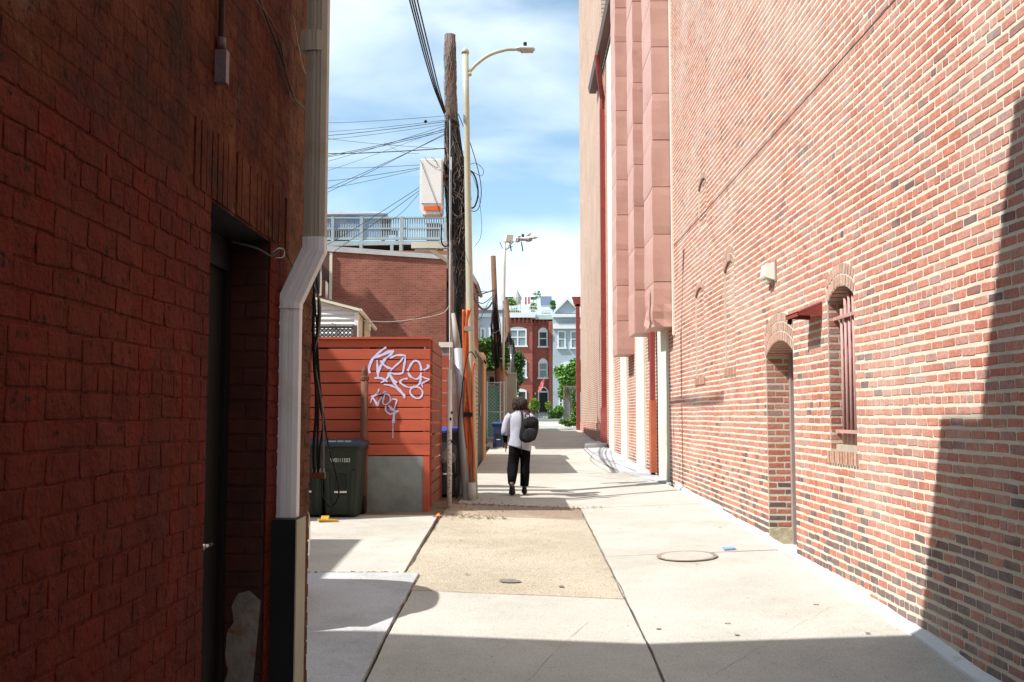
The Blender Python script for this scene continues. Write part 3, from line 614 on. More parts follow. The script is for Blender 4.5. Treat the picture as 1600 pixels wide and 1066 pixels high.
# ================================================================ left: near painted brick building
XL = -1.15
B = thing('painted_brick_building', 'dark red painted brick building close by on the left with a black doorway', 'building', (XL, 2, 0))
def paintmat(name):
    m = bpy.data.materials.new(name); m.use_nodes = True; t = m.node_tree; N = t.nodes; b = N['Principled BSDF']; K = t.links.new
    geo = N.new('ShaderNodeNewGeometry'); sp = N.new('ShaderNodeSeparateXYZ'); K(geo.outputs['Position'], sp.inputs[0])
    def nz(s, d=8, r=.6, sc=None):
        n = N.new('ShaderNodeTexNoise'); n.inputs['Scale'].default_value = s; n.inputs['Detail'].default_value = d; n.inputs['Roughness'].default_value = r
        if sc:
            mp = N.new('ShaderNodeMapping'); mp.inputs['Scale'].default_value = sc; K(geo.outputs['Position'], mp.inputs[0]); K(mp.outputs[0], n.inputs[0])
        else: K(geo.outputs['Position'], n.inputs[0])
        return n.outputs['Fac']
    def mix(f, a, c, bt='MIX'):
        q = N.new('ShaderNodeMixRGB'); q.blend_type = bt
        for i, x in ((0, f), (1, a), (2, c)):
            if isinstance(x, (tuple, list)): q.inputs[i].default_value = (*x, 1)
            elif isinstance(x, float): q.inputs[i].default_value = x
            else: K(x, q.inputs[i])
        return q.outputs[0]
    def rp(v, st): r = ramp(N, st); K(v, r.inputs[0]); return r.outputs[0]
    g1, g0 = (1, 1, 1), (0, 0, 0)
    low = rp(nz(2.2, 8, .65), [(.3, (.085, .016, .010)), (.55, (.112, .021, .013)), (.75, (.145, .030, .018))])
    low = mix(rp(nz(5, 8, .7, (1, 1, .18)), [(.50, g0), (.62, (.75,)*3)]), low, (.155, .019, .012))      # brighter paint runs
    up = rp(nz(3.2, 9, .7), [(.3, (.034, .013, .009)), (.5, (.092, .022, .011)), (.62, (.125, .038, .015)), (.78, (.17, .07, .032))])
    up = mix(rp(nz(1.3, 9, .75), [(.55, g0), (.66, (.7,)*3)]), up, (.17, .115, .09))
    ed = N.new('ShaderNodeMath'); ed.operation = 'MULTIPLY_ADD'; K(nz(5, 5), ed.inputs[0]); ed.inputs[1].default_value = .35; K(sp.outputs['Z'], ed.inputs[2])
    mr = N.new('ShaderNodeMapRange'); mr.inputs[1].default_value = 2.68; mr.inputs[2].default_value = 2.74; K(ed.outputs[0], mr.inputs[0])
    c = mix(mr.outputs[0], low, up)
    # bare, browner bricks beside the corner
    e2 = N.new('ShaderNodeMath'); e2.operation = 'MULTIPLY_ADD'; K(nz(4, 6), e2.inputs[0]); e2.inputs[1].default_value = .3; K(sp.outputs['Y'], e2.inputs[2])
    m2 = N.new('ShaderNodeMapRange'); m2.inputs[1].default_value = 4.97; m2.inputs[2].default_value = 5.02; K(e2.outputs[0], m2.inputs[0])
    bare = rp(nz(7, 9, .75), [(.3, (.045, .022, .014)), (.5, (.13, .052, .028)), (.65, (.19, .075, .042)), (.8, (.26, .19, .13))])
    c = mix(m2.outputs[0], c, bare)
    c = mix(rp(nz(26, 7, .7), [(.57, g0), (.66, g1)]), c, (.024, .009, .007))
    c = mix(rp(nz(16, 8, .75), [(.705, g0), (.73, (.8,)*3)]), c, (.28, .23, .2))
    K(c, b.inputs['Base Color']); b.inputs['Roughness'].default_value = .8; b.inputs['Specular IOR Level'].default_value = .06
    bp = N.new('ShaderNodeBump'); bp.inputs['Strength'].default_value = .55; bp.inputs['Distance'].default_value = .010; K(nz(34, 8, .7), bp.inputs['Height'])
    b2 = N.new('ShaderNodeBump'); b2.inputs['Strength'].default_value = .8; b2.inputs['Distance'].default_value = .05; K(nz(6, 5, .6), b2.inputs['Height']); K(bp.outputs[0], b2.inputs['Normal']); K(b2.outputs[0], b.inputs['Normal'])
    return m
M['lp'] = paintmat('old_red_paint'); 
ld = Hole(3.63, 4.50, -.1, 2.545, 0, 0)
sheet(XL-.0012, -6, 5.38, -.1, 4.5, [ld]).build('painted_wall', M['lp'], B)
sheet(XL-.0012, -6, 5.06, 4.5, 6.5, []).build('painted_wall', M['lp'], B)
def lbusy(z):
    if z < 2.55: return [(3.63, 4.50)]
    if z < 2.815: return [(3.42, 4.80)]
    return []
bl = lay(1.2, 5.40, 0.0, 5.4, lbusy, bl=.192, ch=.0755, jw=.006, jh=.0065, header_every=7, seed=12, jit=.008)
bl = [q for q in bl if q[1] < min(EYE+.52*q[0]+.6, 4.42)]
bl = [(u+(random.uniform(-.012, .006) if u > 5.2 else 0), z, w, h) for u, z, w, h in bl]
big, rest = split_big(bl, (XL, 0, 0), (0, 1, 0))
lowb = [q for q in big if q[1] < 2.56]; upb = [q for q in big+rest if q[1] >= 2.56]
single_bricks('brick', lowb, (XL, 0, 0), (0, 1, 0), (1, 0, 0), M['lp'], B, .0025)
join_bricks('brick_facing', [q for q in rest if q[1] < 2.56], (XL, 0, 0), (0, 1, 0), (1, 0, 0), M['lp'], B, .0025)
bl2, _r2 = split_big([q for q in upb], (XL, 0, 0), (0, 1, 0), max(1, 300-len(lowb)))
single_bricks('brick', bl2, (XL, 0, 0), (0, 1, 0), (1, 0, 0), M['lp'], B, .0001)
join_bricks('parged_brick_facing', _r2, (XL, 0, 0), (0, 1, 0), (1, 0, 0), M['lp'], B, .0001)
y = 3.43
while y < 4.79:
    w = .062; MB().box(XL-.02, XL+.006+random.uniform(-.003, .004), y, y+w-.010, 2.556, 2.808+random.uniform(-.006, .006)).build('soldier_brick', M['lp'], B); y += w+.0015
# quoins: end wall bricks showing as a ragged edge
m = MB(); z = -.05; k = 0
while z < 4.42:
    w = .012+.010*random.random()+(.012 if k % 2 else 0); m.box(XL-.10, XL+.002, 5.38, 5.39+w, z+.004, z+.070); z += .0755; k += 1
m.build('corner_quoin', M['lp'], B, stuff=True)
# body of the building: lower block, unseen upper block set back to shape its shadow, chimney; they throw the shade on the alley
MB().box(-9, -1.75, -8, 5.38, -.1, 4.5).build('lower_core', M['dark'], B)
MB().box(-9, -1.75, -8, 5.06, 4.5, 6.52).build('building_core', M['dark'], B)
MB().box(-1.76, XL-.007, 4.52, 5.06, 4.5, 6.5).build('upper_pier', M['lp'], B)
MB().box(-9, XL-.003, 4.95, 5.38, 4.47, 4.5).build('setback_ledge', M['brown'], B)
MB().box(-1.76, XL-.007, 4.52, 5.38, -.1, 4.47).build('corner_pier', M['lp'], B)
MB().box(-1.76, XL-.007, -8, 3.61, -.1, 6.5).build('front_pier', M['lp'], B)
MB().box(-1.76, XL-.007, 3.61, 4.52, 2.83, 6.5).build('lintel_wall', M['lp'], B)
MB().box(-9, XL+.0, -8, 5.08, 6.5, 6.54).build('roof', M['brown'], B)
MB().box(-9, XL-.01, -8, 3.97, 6.55, 8.32).build('upper_storey', M['lp'], B)
MB().box(XL-.50, XL-.01, 3.0, 3.58, 8.32, 9.6).build('chimney', M['lp'], B)
# door recess
m = MB(); m.poly([(XL-.006, 4.498, -.1), (-1.5, 4.498, -.1), (-1.5, 4.498, 2.55), (XL-.006, 4.498, 2.55)]); m.poly([(XL-.006, 3.632, -.1), (-1.5, 3.632, -.1), (-1.5, 3.632, 2.55), (XL-.006, 3.632, 2.55)])
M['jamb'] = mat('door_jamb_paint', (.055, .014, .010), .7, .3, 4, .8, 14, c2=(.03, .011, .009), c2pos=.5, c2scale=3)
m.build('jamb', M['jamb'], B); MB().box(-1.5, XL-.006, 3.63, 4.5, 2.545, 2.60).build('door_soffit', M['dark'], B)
q = lay(0, .19, .0, 2.5, None, bl=.2, ch=.0755, jw=.008, jh=.009, header_every=0, seed=5, jit=.01)
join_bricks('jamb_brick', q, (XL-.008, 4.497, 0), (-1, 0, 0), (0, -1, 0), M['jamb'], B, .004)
dr = MB().box(-1.40, -1.345, 3.64, 4.49, .08, 2.5).build('black_door', M['black'], B)
f = MB(); f.box(-1.36, -1.322, 4.43, 4.492, .05, 2.54); f.box(-1.36, -1.322, 3.64, 3.70, .05, 2.54); f.box(-1.36, -1.322, 3.7, 4.43, 2.4, 2.54); f.build('door_frame', M['black'], dr)
h = aX(324, 855, -1.24); m = MB(); m.tube([(-1.34, h.y, h.z), (-1.25, h.y, h.z)], .013, 8); m.tube([(-1.26, h.y-.01, h.z), (-1.26, h.y+.11, h.z-.003)], .010, 8); m.build('door_handle', mat('steel', (.55, .55, .55), .25, .05, 4, 0, metal=1), dr, True)
MB().box(-1.5, XL+.02, 3.63, 4.5, -.05, .10).build('door_step', M['conc2'], B)
# exposed cement where the jamb paint came away
P = []; edge = [(0, .72), (.05, .76), (.10, .75), (.13, .70), (.115, .64), (.15, .60), (.155, .52), (.135, .46), (.15, .40), (.13, .34), (.145, .26), (.16, .18), (.17, .1), (.19, 0), (0, 0)]
ed = []
for i in range(len(edge)-1):
    a, b = edge[i], edge[i+1]
    for k in range(3): t_ = k/3; ed.append((a[0]+(b[0]-a[0])*t_+(.012*noise.noise(Vector((i*2.1, k*1.7, 0))) if 0 < i < 13 else 0), a[1]+(b[1]-a[1])*t_))
MB().prism([(XL-.012-x, 4.489, .10+z*1.15) for x, z in ed], (0, .006, 0)).build('cement_patch', mat('bare_cement', (.20, .185, .17), .95, .25, 9, .8, 30, c2=(.18, .07, .04), c2pos=.63, c2scale=12), B)
# conduit, box and wires on the wall
t = thing('conduit', 'painted conduit ending in a small box high on the dark red wall', 'conduit', (XL, 3.85, 3.1))
a = aX(346, 76, XL+.02); b_ = aX(346, 132, XL+.02)
MB().tube([(XL+.018, a.y, 5.2), (XL+.018, a.y, a.z+.02)], .012, 8).build('pipe', mat('pipe_paint', (.07, .03, .032), .4), t, True)
MB().box(XL+.002, XL+.045, a.y-.020, a.y+.020, b_.z, a.z-.01).build('box', mat('box_paint', (.12, .085, .095), .4, .3, 30, .3), t)
MB().tube([(XL+.018, a.y, a.z+.04), (XL+.018, a.y, a.z-.01)], .019, 8).build('coupling', mat('pipe_paint2', (.08, .04, .04), .4), t, True)
def wire(name, pts, r, m_, label, cat='cable', group=None, n=6):
    return tag(MB().tube(pts, r, n).build(name, m_, None, True), label, cat, group)
def spline(P, k=8):
    P = [Vector(p) for p in P]; Q = [P[0]*2-P[1]]+P+[P[-1]*2-P[-2]]; o = []
    for i in range(1, len(Q)-2):
        for j in range(k):
            t = j/k; a, b, c, d_ = Q[i-1:i+3]
            o.append(.5*((2*b)+(c-a)*t+(2*a-5*b+4*c-d_)*t*t+(3*b-a-3*c+d_)*t**3))
    o.append(P[-1]); return o
M['cable'] = mat('black_cable', (.015, .015, .016), .5, .1, 3, 0)
M['wirew'] = mat('pale_wire', (.45, .42, .36), .5, .1, 3, 0)
W1 = lambda L_: [aX(x, y, XL+.02) for x, y in L_]
wire('loose_cable', spline(W1([(398, -20), (425, 50), (445, 105), (458, 150), (476, 170)])), .005, M['cable'], 'slack black cable crossing the upper dark red wall toward the downpipe')
wire('loose_cable', spline(W1([(372, -30), (415, 20), (436, 60), (448, 120), (460, 148)])), .004, M['rust'], 'reddish painted cable beside the black one on the upper wall')
wire('loose_cable', spline(W1([(458, 25), (464, 60), (472, 100), (478, 120), (479, 165)])), .0025, M['wirew'], 'thin pale wire hanging beside the top of the downpipe')
wire('loose_cable', spline([aX(360, 377, -1.25), aX(400, 388, XL-.02), aX(425, 400, XL+.02), aX(440, 388, XL+.04), aX(452, 405, XL+.04), aX(462, 425, XL+.03)]), .005, M['cable'], 'black cable leaving the top of the doorway and looping behind the pipe elbow')
wire('loose_cable', spline([aX(425, 395, XL+.02), aX(436, 388, XL+.05), aX(444, 392, XL+.05), aX(442, 402, XL+.05), aX(430, 403, XL+.02)]), .0025, M['wirew'], 'small pale wire loop beside the doorway corner')
# downpipe
t = thing('downpipe', 'ribbed white metal downpipe with a kinked elbow at the corner of the painted wall', 'downpipe', (XL+.06, 4.75, .9))
def pipe_profile(hw, hd):
    p = []; ribs = [(-.5, 0), (-.22, 0), (-.20, .005), (-.16, .005), (-.14, 0), (-.03, 0), (-.01, .005), (.03, .005), (.05, 0), (.16, 0), (.18, .005), (.22, .005), (.24, 0), (.5, 0)]
    for x, d_ in ribs: p.append((x*2*hw, -hd+d_))
    return [(-hw, -hd+.01)]+[(x, y) for x, y in p if abs(x) < hw*.95]+[(hw, -hd+.01), (hw, hd), (-hw, hd)]
def psweep(path, hw, hd):
    m = MB(); pr = pipe_profile(hw, hd); P = [Vector(p) for p in path]; R = []
    for i, p in enumerate(P):
        ta = (P[i]-P[i-1]).normalized() if i else (P[1]-P[0]).normalized(); tb = (P[i+1]-P[i]).normalized() if i < len(P)-1 else ta
        t_ = (ta+tb).normalized(); side = Vector((0, 1, 0)).cross(t_).normalized()
        if side.x < 0: side = -side
        k = 1/max(.5, t_.dot(tb)); R.append([p+side*x*k+Vector((0, 1, 0))*y for x, y in pr])
    return m.rings(R)
M['pipew'] = mat('white_pipe_enamel', (.72, .72, .76), .42, .04, 4, .04, 30, spec=.5, c2=(.62, .59, .54), c2pos=.66, c2scale=3)
M['pipec'] = mat('cream_pipe_enamel', (.36, .32, .27), .45, .06, 4, .04, 30, spec=.5, c2=(.28, .24, .19), c2pos=.6, c2scale=4)
YP = 4.72
cu = aY(492, 380, YP); cl = aY(453.5, 480, YP); lo = aY(453.5, 812, YP-.03)
m = psweep([(cu.x, YP, 4.62), (cu.x, YP, cu.z)], .0505, .035); m.build('upper_length', M['pipec'], t)
m = psweep([(cu.x, YP-.004, cu.z+.025), (cu.x, YP-.004, cu.z-.035), (cu.x-.012, YP-.004, cu.z-.06), (cl.x+.014, YP-.004, cl.z+.055), (cl.x, YP-.004, cl.z+.03), (cl.x, YP-.004, cl.z-.01)], .0525, .039); m.build('elbow', M['pipew'], t)
m = psweep([(cl.x, YP, cl.z+.0), (cl.x, YP, lo.z)], .0505, .036); m.build('lower_length', M['pipew'], t)
c = aY(490, 67, YP); m = psweep([(c.x-.002, YP-.004, c.z+.05), (c.x-.002, YP-.004, c.z-.05)], .054, .04); m.build('collar', M['pipec'], t)
c = aY(511, 75, YP); MB().tube([(c.x-.02, YP, c.z), (c.x+.004, YP, c.z)], .012, 8).build('bolt_head', M['black'], t)
t = thing('pipe_guard', 'tall square black guard box around the foot of the white downpipe', 'pipe guard', (-1.10, 4.65, .15))
g0 = aY(422, 812, 4.60); g1_ = aY(462, 812, 4.60)
MB().box(g0.x, g1_.x, 4.60, 4.79, .1, g0.z).build('guard_front', M['black'], t)
MB().box(g1_.x+.0, g1_.x+.006, 4.602, 4.79, .1, g0.z-.004).build('guard_side', mat('lit_side', (.42, .38, .28), .6, .12, 6, .1), t)  # alley-facing side of the black box, its light put into the colour
# ---- buildings hidden beyond the corner, whose roofs shade the yard
def block(name, label, boxes, m_, roof=M['brown']):
    b = boxes[0]; t = thing(name, label, 'building', ((b[0]+b[1])/2, b[2], b[4]))
    for x0, x1, y0, y1, z0, z1 in boxes: MB().box(x0, x1, y0, y1, z0, z1).build('wall', m_, t); MB().box(x0-.03, x1+.03, y0-.03, y1+.03, z1, z1+.05).build('roof', roof, t)
    return t
M['hb'] = bricktex('house_brick', (.34, .125, .085), (.25, .085, .06), (.30, .17, .13), 'XZ', .2, .068, .009, .22)
M['hby'] = bricktex('house_brick_side', (.33, .13, .09), (.24, .085, .06), (.34, .26, .21), 'YZ', .2, .068, .008, .2)
block('rear_wing', 'low brick wing behind the painted building, set back from the yard', [(-9, -6.0, 5.5, 9.7, 0, 5.45)], M['hby'])
block('yard_house', 'brick house set back behind the orange red fence', [(-13, -7.93, 10.9, 20, 0, 9.02)], M['hby'])
t = thing('stepped_roof_house', 'tall house with a stepped roofline beyond the yard house', 'building', (-13, 28, 0))
m = MB(); m.prism([(-18, 27.6, 0), (-18, 27.6, 14), (-13, 27.6, 14.2), (-11.1, 27.6, 12.45), (-10.66, 27.6, 11.9), (-10.1, 27.6, 11.75), (-9.95, 27.6, 12.0), (-9.8, 27.6, 11.6), (-9.53, 27.6, 11.56), (-8.77, 27.6, 10.53), (-8.77, 27.6, 0)], (0, 2.5, 0)); m.build('wall', M['hb'], t)

# ================================================================ cars
def car(name, label, X, Y, Z, ang, paint, glass=M['glass'], van=False):
    t = thing(name, label, 'car', (0, 0, 0)); rgm = random.Random(1)
    # local: nose at +x 0, tail at -4.4
    st = [(-.02, .52, .30, .62), (-.04, .66, .24, .74), (-.12, .76, .22, .84), (-.30, .83, .2, .93), (-.8, .87, .2, 1.0), (-1.25, .88, .2, 1.05), (-2.2, .89, .2, 1.06), (-3.4, .88, .2, 1.08), (-4.1, .84, .22, 1.06), (-4.3, .78, .26, .98), (-4.36, .66, .32, .85)]
    def ring(x, hw, z0, z1):
        q = []
        for k in range(20):
            a = 2*pi*k/20; c_, s_ = cos(a), sin(a); q.append((x, hw*math.copysign(abs(c_)**.45, c_), (z0+z1)/2+(z1-z0)/2*math.copysign(abs(s_)**.5, s_)))
        return q
    body = MB().rings([ring(*s) for s in st])
    cab = MB(); R = []
    CS = ((-.20, .50, .98), (-.36, .30, 1.60), (-.46, .38, 1.76), (-.58, .50, 1.78), (-.75, .60, 1.79), (-1.1, .68, 1.80), (-2, .72, 1.84), (-3.9, .72, 1.82), (-4.2, .78, 1.05)) if van else ((-1.15, .80, 1.03), (-1.75, .66, 1.42), (-2.2, .63, 1.47), (-3.1, .62, 1.46), (-3.7, .66, 1.36), (-4.15, .76, 1.05))  # van cab is out of view, rounded in plan to round its cast shadow
    for x, hw, z in CS: R.append([(x, -hw, z), (x, -hw*.5, z+.012), (x, hw*.5, z+.012), (x, hw, z), (x, .80, 1.0), (x, -.80, 1.0)])
    cab.rings(R)
    roof = MB(); R = []
    for x, hw, z in (((-.40, .22, 1.74), (-.45, .36, 1.78), (-.55, .50, 1.81), (-.72, .61, 1.83), (-1.0, .69, 1.84), (-1.4, .72, 1.85), (-2, .73, 1.88), (-3.92, .73, 1.86)) if van else ((-1.72, .67, 1.42), (-2.2, .64, 1.49), (-3.1, .63, 1.48), (-3.65, .67, 1.38))): R.append([(x, -hw, z-.03), (x, -hw*.8, z+.012), (x, 0, z+.02), (x, hw*.8, z+.012), (x, hw, z-.03), (x, 0, z-.04)])
    roof.rings(R)
    c_, s_ = cos(ang), sin(ang)
    def put(m): m.v = [(X+x*c_-y*s_, Y+x*s_+y*c_, Z+z) for x, y, z in m.v]; return m
    put(body).build('body', paint, t, True); put(cab).build('windows', glass, t); put(roof).build('roof', paint, t, True)
    for x in (-.85, -3.5):
        for s in (-1, 1):
            w = put(MB().tube([(x, s*.70, .31), (x, s*.72, .31), (x, s*.88, .31), (x, s*.90, .31)], [.26, .31, .31, .26], 18)).build('wheel', M['black'], t)
            put(MB().tube([(x, s*.895, .31), (x, s*.91, .31)], [.18, .15], 14)).build('rim', mat('alloy', (.5, .5, .5), .3, metal=1), w)
    for s in (-1, 1):
        put(MB().rings([[(-.10, s*.50, .66), (-.10, s*.72, .68), (-.12, s*.72, .76), (-.12, s*.50, .74)], [(-.06, s*.52, .67), (-.075, s*.70, .69), (-.09, s*.70, .75), (-.08, s*.52, .73)]])).build('headlight', mat('lamp_glass', (.7, .7, .65), .15), t)
        put(MB().box(-4.36, -4.30, s*.55, s*.75, .7, .85)).build('tail_lamp', mat('tail_red', (.4, .02, .02), .3), t)
        put(MB().obox((-1.45, s*.92, 1.05), (.05, 0, 0), (0, .07, 0), (0, 0, .05))).build('mirror', paint, t)
    put(MB().box(-.02, .0, -.28, .28, .42, .56)).build('plate', mat('plate', (.6, .6, .6), .5), t)
    return t
car('parked_van', 'cream van parked in the yard behind the near left corner, only its bumper showing', -1.70, 7.62, .27, 0, mat('cream_car_paint', (.58, .55, .44), .22, .04, 3, 0, spec=.6), van=True)
# ================================================================ orange red fence enclosure
M['fence'] = mat('orange_red_fence_paint', (.47, .098, .052), .75, .10, 3, .10, 30, c2=(.37, .072, .042), c2pos=.62, c2w=.08, c2scale=1.6, rnd=.05, aniso=(.35, 1, 2.2))
M['fence_side'] = mat('shaded_fence_paint', (.24, .085, .055), .7, .1, 4, .25, 30, rnd=.08)  # fence colour darkened for the side turned away from the sun
FY = 14.0
fn = thing('board_fence', 'orange red horizontal board fence with pale purple graffiti beside the alley', 'fence', (-2.1, FY, .42))
def brd(x0, x1, z0, z1, y0, y1, m_, par, name='board', tilt=0, cut=0):
    m = MB(); R = []; n = 8
    for i in range(n+1):
        x = x0+(x1-x0)*i/n; w = .0015*noise.noise(Vector((x*1.3, z0*7, 0))); e = .005*noise.noise(Vector((x*2.1, z0*5, 3))); u = tilt*i/n
        R.append([(x, y0+w, z0+.003+e+u), (x, y0+w-.0, z1-.003+e), (x, y0+w+.003, z1+e), (x, y1+w, z1+e), (x, y1+w, z0+e+u), (x, y0+w+.003, z0+e+u)])
    return m.rings(R).build(name, m_, par)
xr = aY(672, 600, FY).x; xl = -4.8
zt = aY(600, 530, FY).z
ys = [545, 562.4, 580.4, 599, 618, 637, 656, 674.7, 694, 712.5]
zz = [aY(640, y, FY).z for y in ys]
MB().box(xl, xr+.03, FY-.05, FY+.06, zt-.0, zt+.028).build('cap_rail', M['fence'], fn)
brd(xl, xr, zz[0]+.008, zt-.002, FY-.012, FY+.012, M['fence'], fn, tilt=.02)
for a, b in zip(zz, zz[1:]): brd(xl, xr, b+.0075, a-.0065, FY-.012+random.uniform(-.0012, .0012), FY+.012, M['fence'], fn, tilt=random.uniform(-.004, .004))
pl = aY(575, 760, FY).x; pr = aY(661, 760, FY).x; k = 0; z = zz[-1]
while z > .5:
    brd(xl, pl-.02, z-.162, z-.008, FY-.012, FY+.012, M['fence'], fn); z -= .168
MB().box(pl-.01, pr, FY-.02, FY+.02, .36, zz[-1]-.004).build('grey_panel', mat('grey_board', (.25, .27, .26), .8, .1, 4, .3, 60, c2=(.2, .2, .19), c2scale=2.5), fn)
MB().box(pr+.002, xr-.003, FY-.04, FY+.04, .36, zz[-1]-.006).build('post', M['fence'], fn)
MB().box(xl, xr-.1, FY+.11, FY+.13, .6, zt-.1).build('gap_shade_sheet', mat('gap_shade_brown', (.05, .02, .015), .9), fn)  # added dark sheet, stands in for shade behind the board gaps
for x in (-4.6, -3.3, -2.25): MB().box(x, x+.09, FY+.014, FY+.10, .35, zt-.01).build('post', M['fence'], fn)
# side of the enclosure, facing the alley
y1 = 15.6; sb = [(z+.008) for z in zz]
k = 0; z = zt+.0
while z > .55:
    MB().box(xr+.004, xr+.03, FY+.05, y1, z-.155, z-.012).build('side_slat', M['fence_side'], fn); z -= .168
MB().box(xr-.06, xr+.035, y1, y1+.09, .42, zt-.08).build('post', M['fence'], fn)
MB().box(xr-.07, xr+.002, FY+.014, FY+.10, .36, zt-.01).build('post', M['fence'], fn)
# graffiti: sprayed strokes, traced as flat ribbons on the boards
GP = mat('lavender_spray', (.60, .60, .86), .6, .06, 20, 0)
def stroke(pts, w):
    # pts in crop units (7.62 px per photo px, origin 570,530)
    P = spline([(x, y, 0) for x, y in pts], 6); Lf, Rt = [], []
    for i, p in enumerate(P):
        d = (P[min(i+1, len(P)-1)]-P[max(i-1, 0)]); d.normalize(); n = Vector((-d.y, d.x, 0)); ww = w*1.05*(.8+.5*noise.noise(Vector((p.x*.02, p.y*.02, 1))))
        for q, S in ((p-n*ww/2, Lf), (p+n*ww/2, Rt)):
            c = aY(570+q.x/7.62, 530+q.y/7.62, FY-.0155); S.append((c.x, FY-.0155-.00008*stroke.k, c.z))
    stroke.k += 1; G.rings([Lf, Rt], cap=False, closed=False)
stroke.k = 0; G = MB()
for pts, w in [
 ([(60, 410), (50, 350), (75, 270), (110, 215), (180, 150), (255, 95)], 30), ([(100, 225), (200, 190), (290, 150), (345, 140)], 34),
 ([(345, 140), (300, 190), (240, 240), (195, 310), (165, 380), (155, 460)], 30), ([(145, 250), (150, 330), (150, 400), (160, 450)], 26),
 ([(185, 255), (230, 310), (290, 345), (345, 350)], 26), ([(300, 225), (370, 195), (430, 190), (485, 195)], 26), ([(480, 190), (478, 260), (465, 330), (455, 390), (430, 410), (360, 415), (290, 400)], 26),
 ([(460, 215), (420, 270), (350, 330), (305, 380)], 24), ([(115, 465), (190, 465), (240, 490), (190, 520)], 22), ([(190, 518), (240, 490), (280, 440), (280, 400)], 24), ([(235, 480), (270, 510)], 28),
 ([(285, 400), (320, 470), (370, 550), (430, 620), (475, 680)], 28), ([(300, 420), (340, 480), (385, 520)], 22), ([(225, 540), (300, 550), (370, 580), (420, 625), (470, 680), (470, 705)], 22),
 ([(510, 470), (460, 475), (420, 505), (430, 525), (480, 560), (540, 575), (600, 570), (650, 530), (665, 480), (670, 400)], 24), ([(510, 380), (550, 300), (590, 255)], 36), ([(590, 255), (640, 270), (665, 320), (672, 375)], 26),
 ([(515, 400), (545, 445), (600, 475), (640, 465), (665, 420)], 26), ([(740, 310), (760, 320), (745, 345), (700, 370)], 26), ([(670, 440), (720, 465), (770, 475)], 16), ([(770, 478), (720, 505), (680, 530), (690, 575)], 16),
 ([(590, 560), (545, 600), (545, 650), (590, 695), (640, 705), (680, 670), (685, 620), (650, 580), (590, 560)], 22),
 ([(65, 760), (90, 700), (150, 640), (170, 590)], 24), ([(75, 680), (140, 665), (190, 650)], 20), ([(90, 690), (130, 750), (150, 790), (170, 740), (200, 690)], 24),
 ([(210, 640), (245, 630), (225, 700), (215, 760), (250, 780), (300, 740), (305, 700), (285, 665), (245, 650)], 22), ([(300, 740), (330, 715), (380, 725), (365, 780), (350, 830)], 18),
 ([(250, 800), (250, 850), (300, 890), (350, 880), (400, 855)], 22), ([(300, 820), (350, 850), (380, 870)], 30), ([(280, 790), (320, 825), (355, 850)], 22), ([(350, 870), (345, 940), (340, 1000)], 34), ([(335, 1000), (335, 1060), (335, 1180)], 10)]: stroke(pts, w)
G.build('graffiti_tag', GP, fn)
# second bit of fence and white beam behind the enclosure
f2 = thing('board_fence', 'short piece of red board fence behind the orange fence corner', 'fence', (-1.36, 17.4, .48))
x0 = aY(687, 600, 17.4).x; x1 = aY(704, 600, 17.4).x; z = aY(695, 556, 17.4).z
while z > .6: brd(x0, x1, z-.205, z-.01, 17.39, 17.41, M['fence'], f2); z -= .215
MB().box(x0-.9, x0-.01, 17.41, 17.47, .45, aY(695, 556, 17.4).z).build('back_panel', M['fence'], f2)
a = aY(686, 536, 16.6); b = aY(707, 543, 16.6); t = thing('white_beam', 'short white painted beam with a grey box under it behind the fence corner', 'beam', (a.x, 16.6, a.z))
MB().box(a.x, b.x, 16.55, 16.7, b.z, a.z+.01).build('beam', M['cream'], t); c = aY(687, 556, 16.6); MB().box(c.x, b.x-.03, 16.58, 16.8, c.z, b.z-.002).build('grey_box', M['doorgrey'], t)
# rusty bollard
a = aY(570, 572, 13.86); R0 = .052; t = thing('standpipe', 'rusty brown standpipe with a pointed cap in front of the orange fence', 'pipe', (a.x, 13.86, .3))
zt_ = a.z
MB().loft([(a.x, 13.86, .3, R0, R0), (a.x, 13.86, zt_-.18, R0, R0)], 14).build('pipe', M['rust'], t, True)
MB().loft([(a.x, 13.86, zt_-.20, .062, .062), (a.x, 13.86, zt_-.15, .064, .064), (a.x, 13.86, zt_-.14, .04, .04), (a.x, 13.86, zt_-.06, .045, .04), (a.x, 13.86, zt_+.0, .012, .012)], 12).build('cap', M['rust'], t)
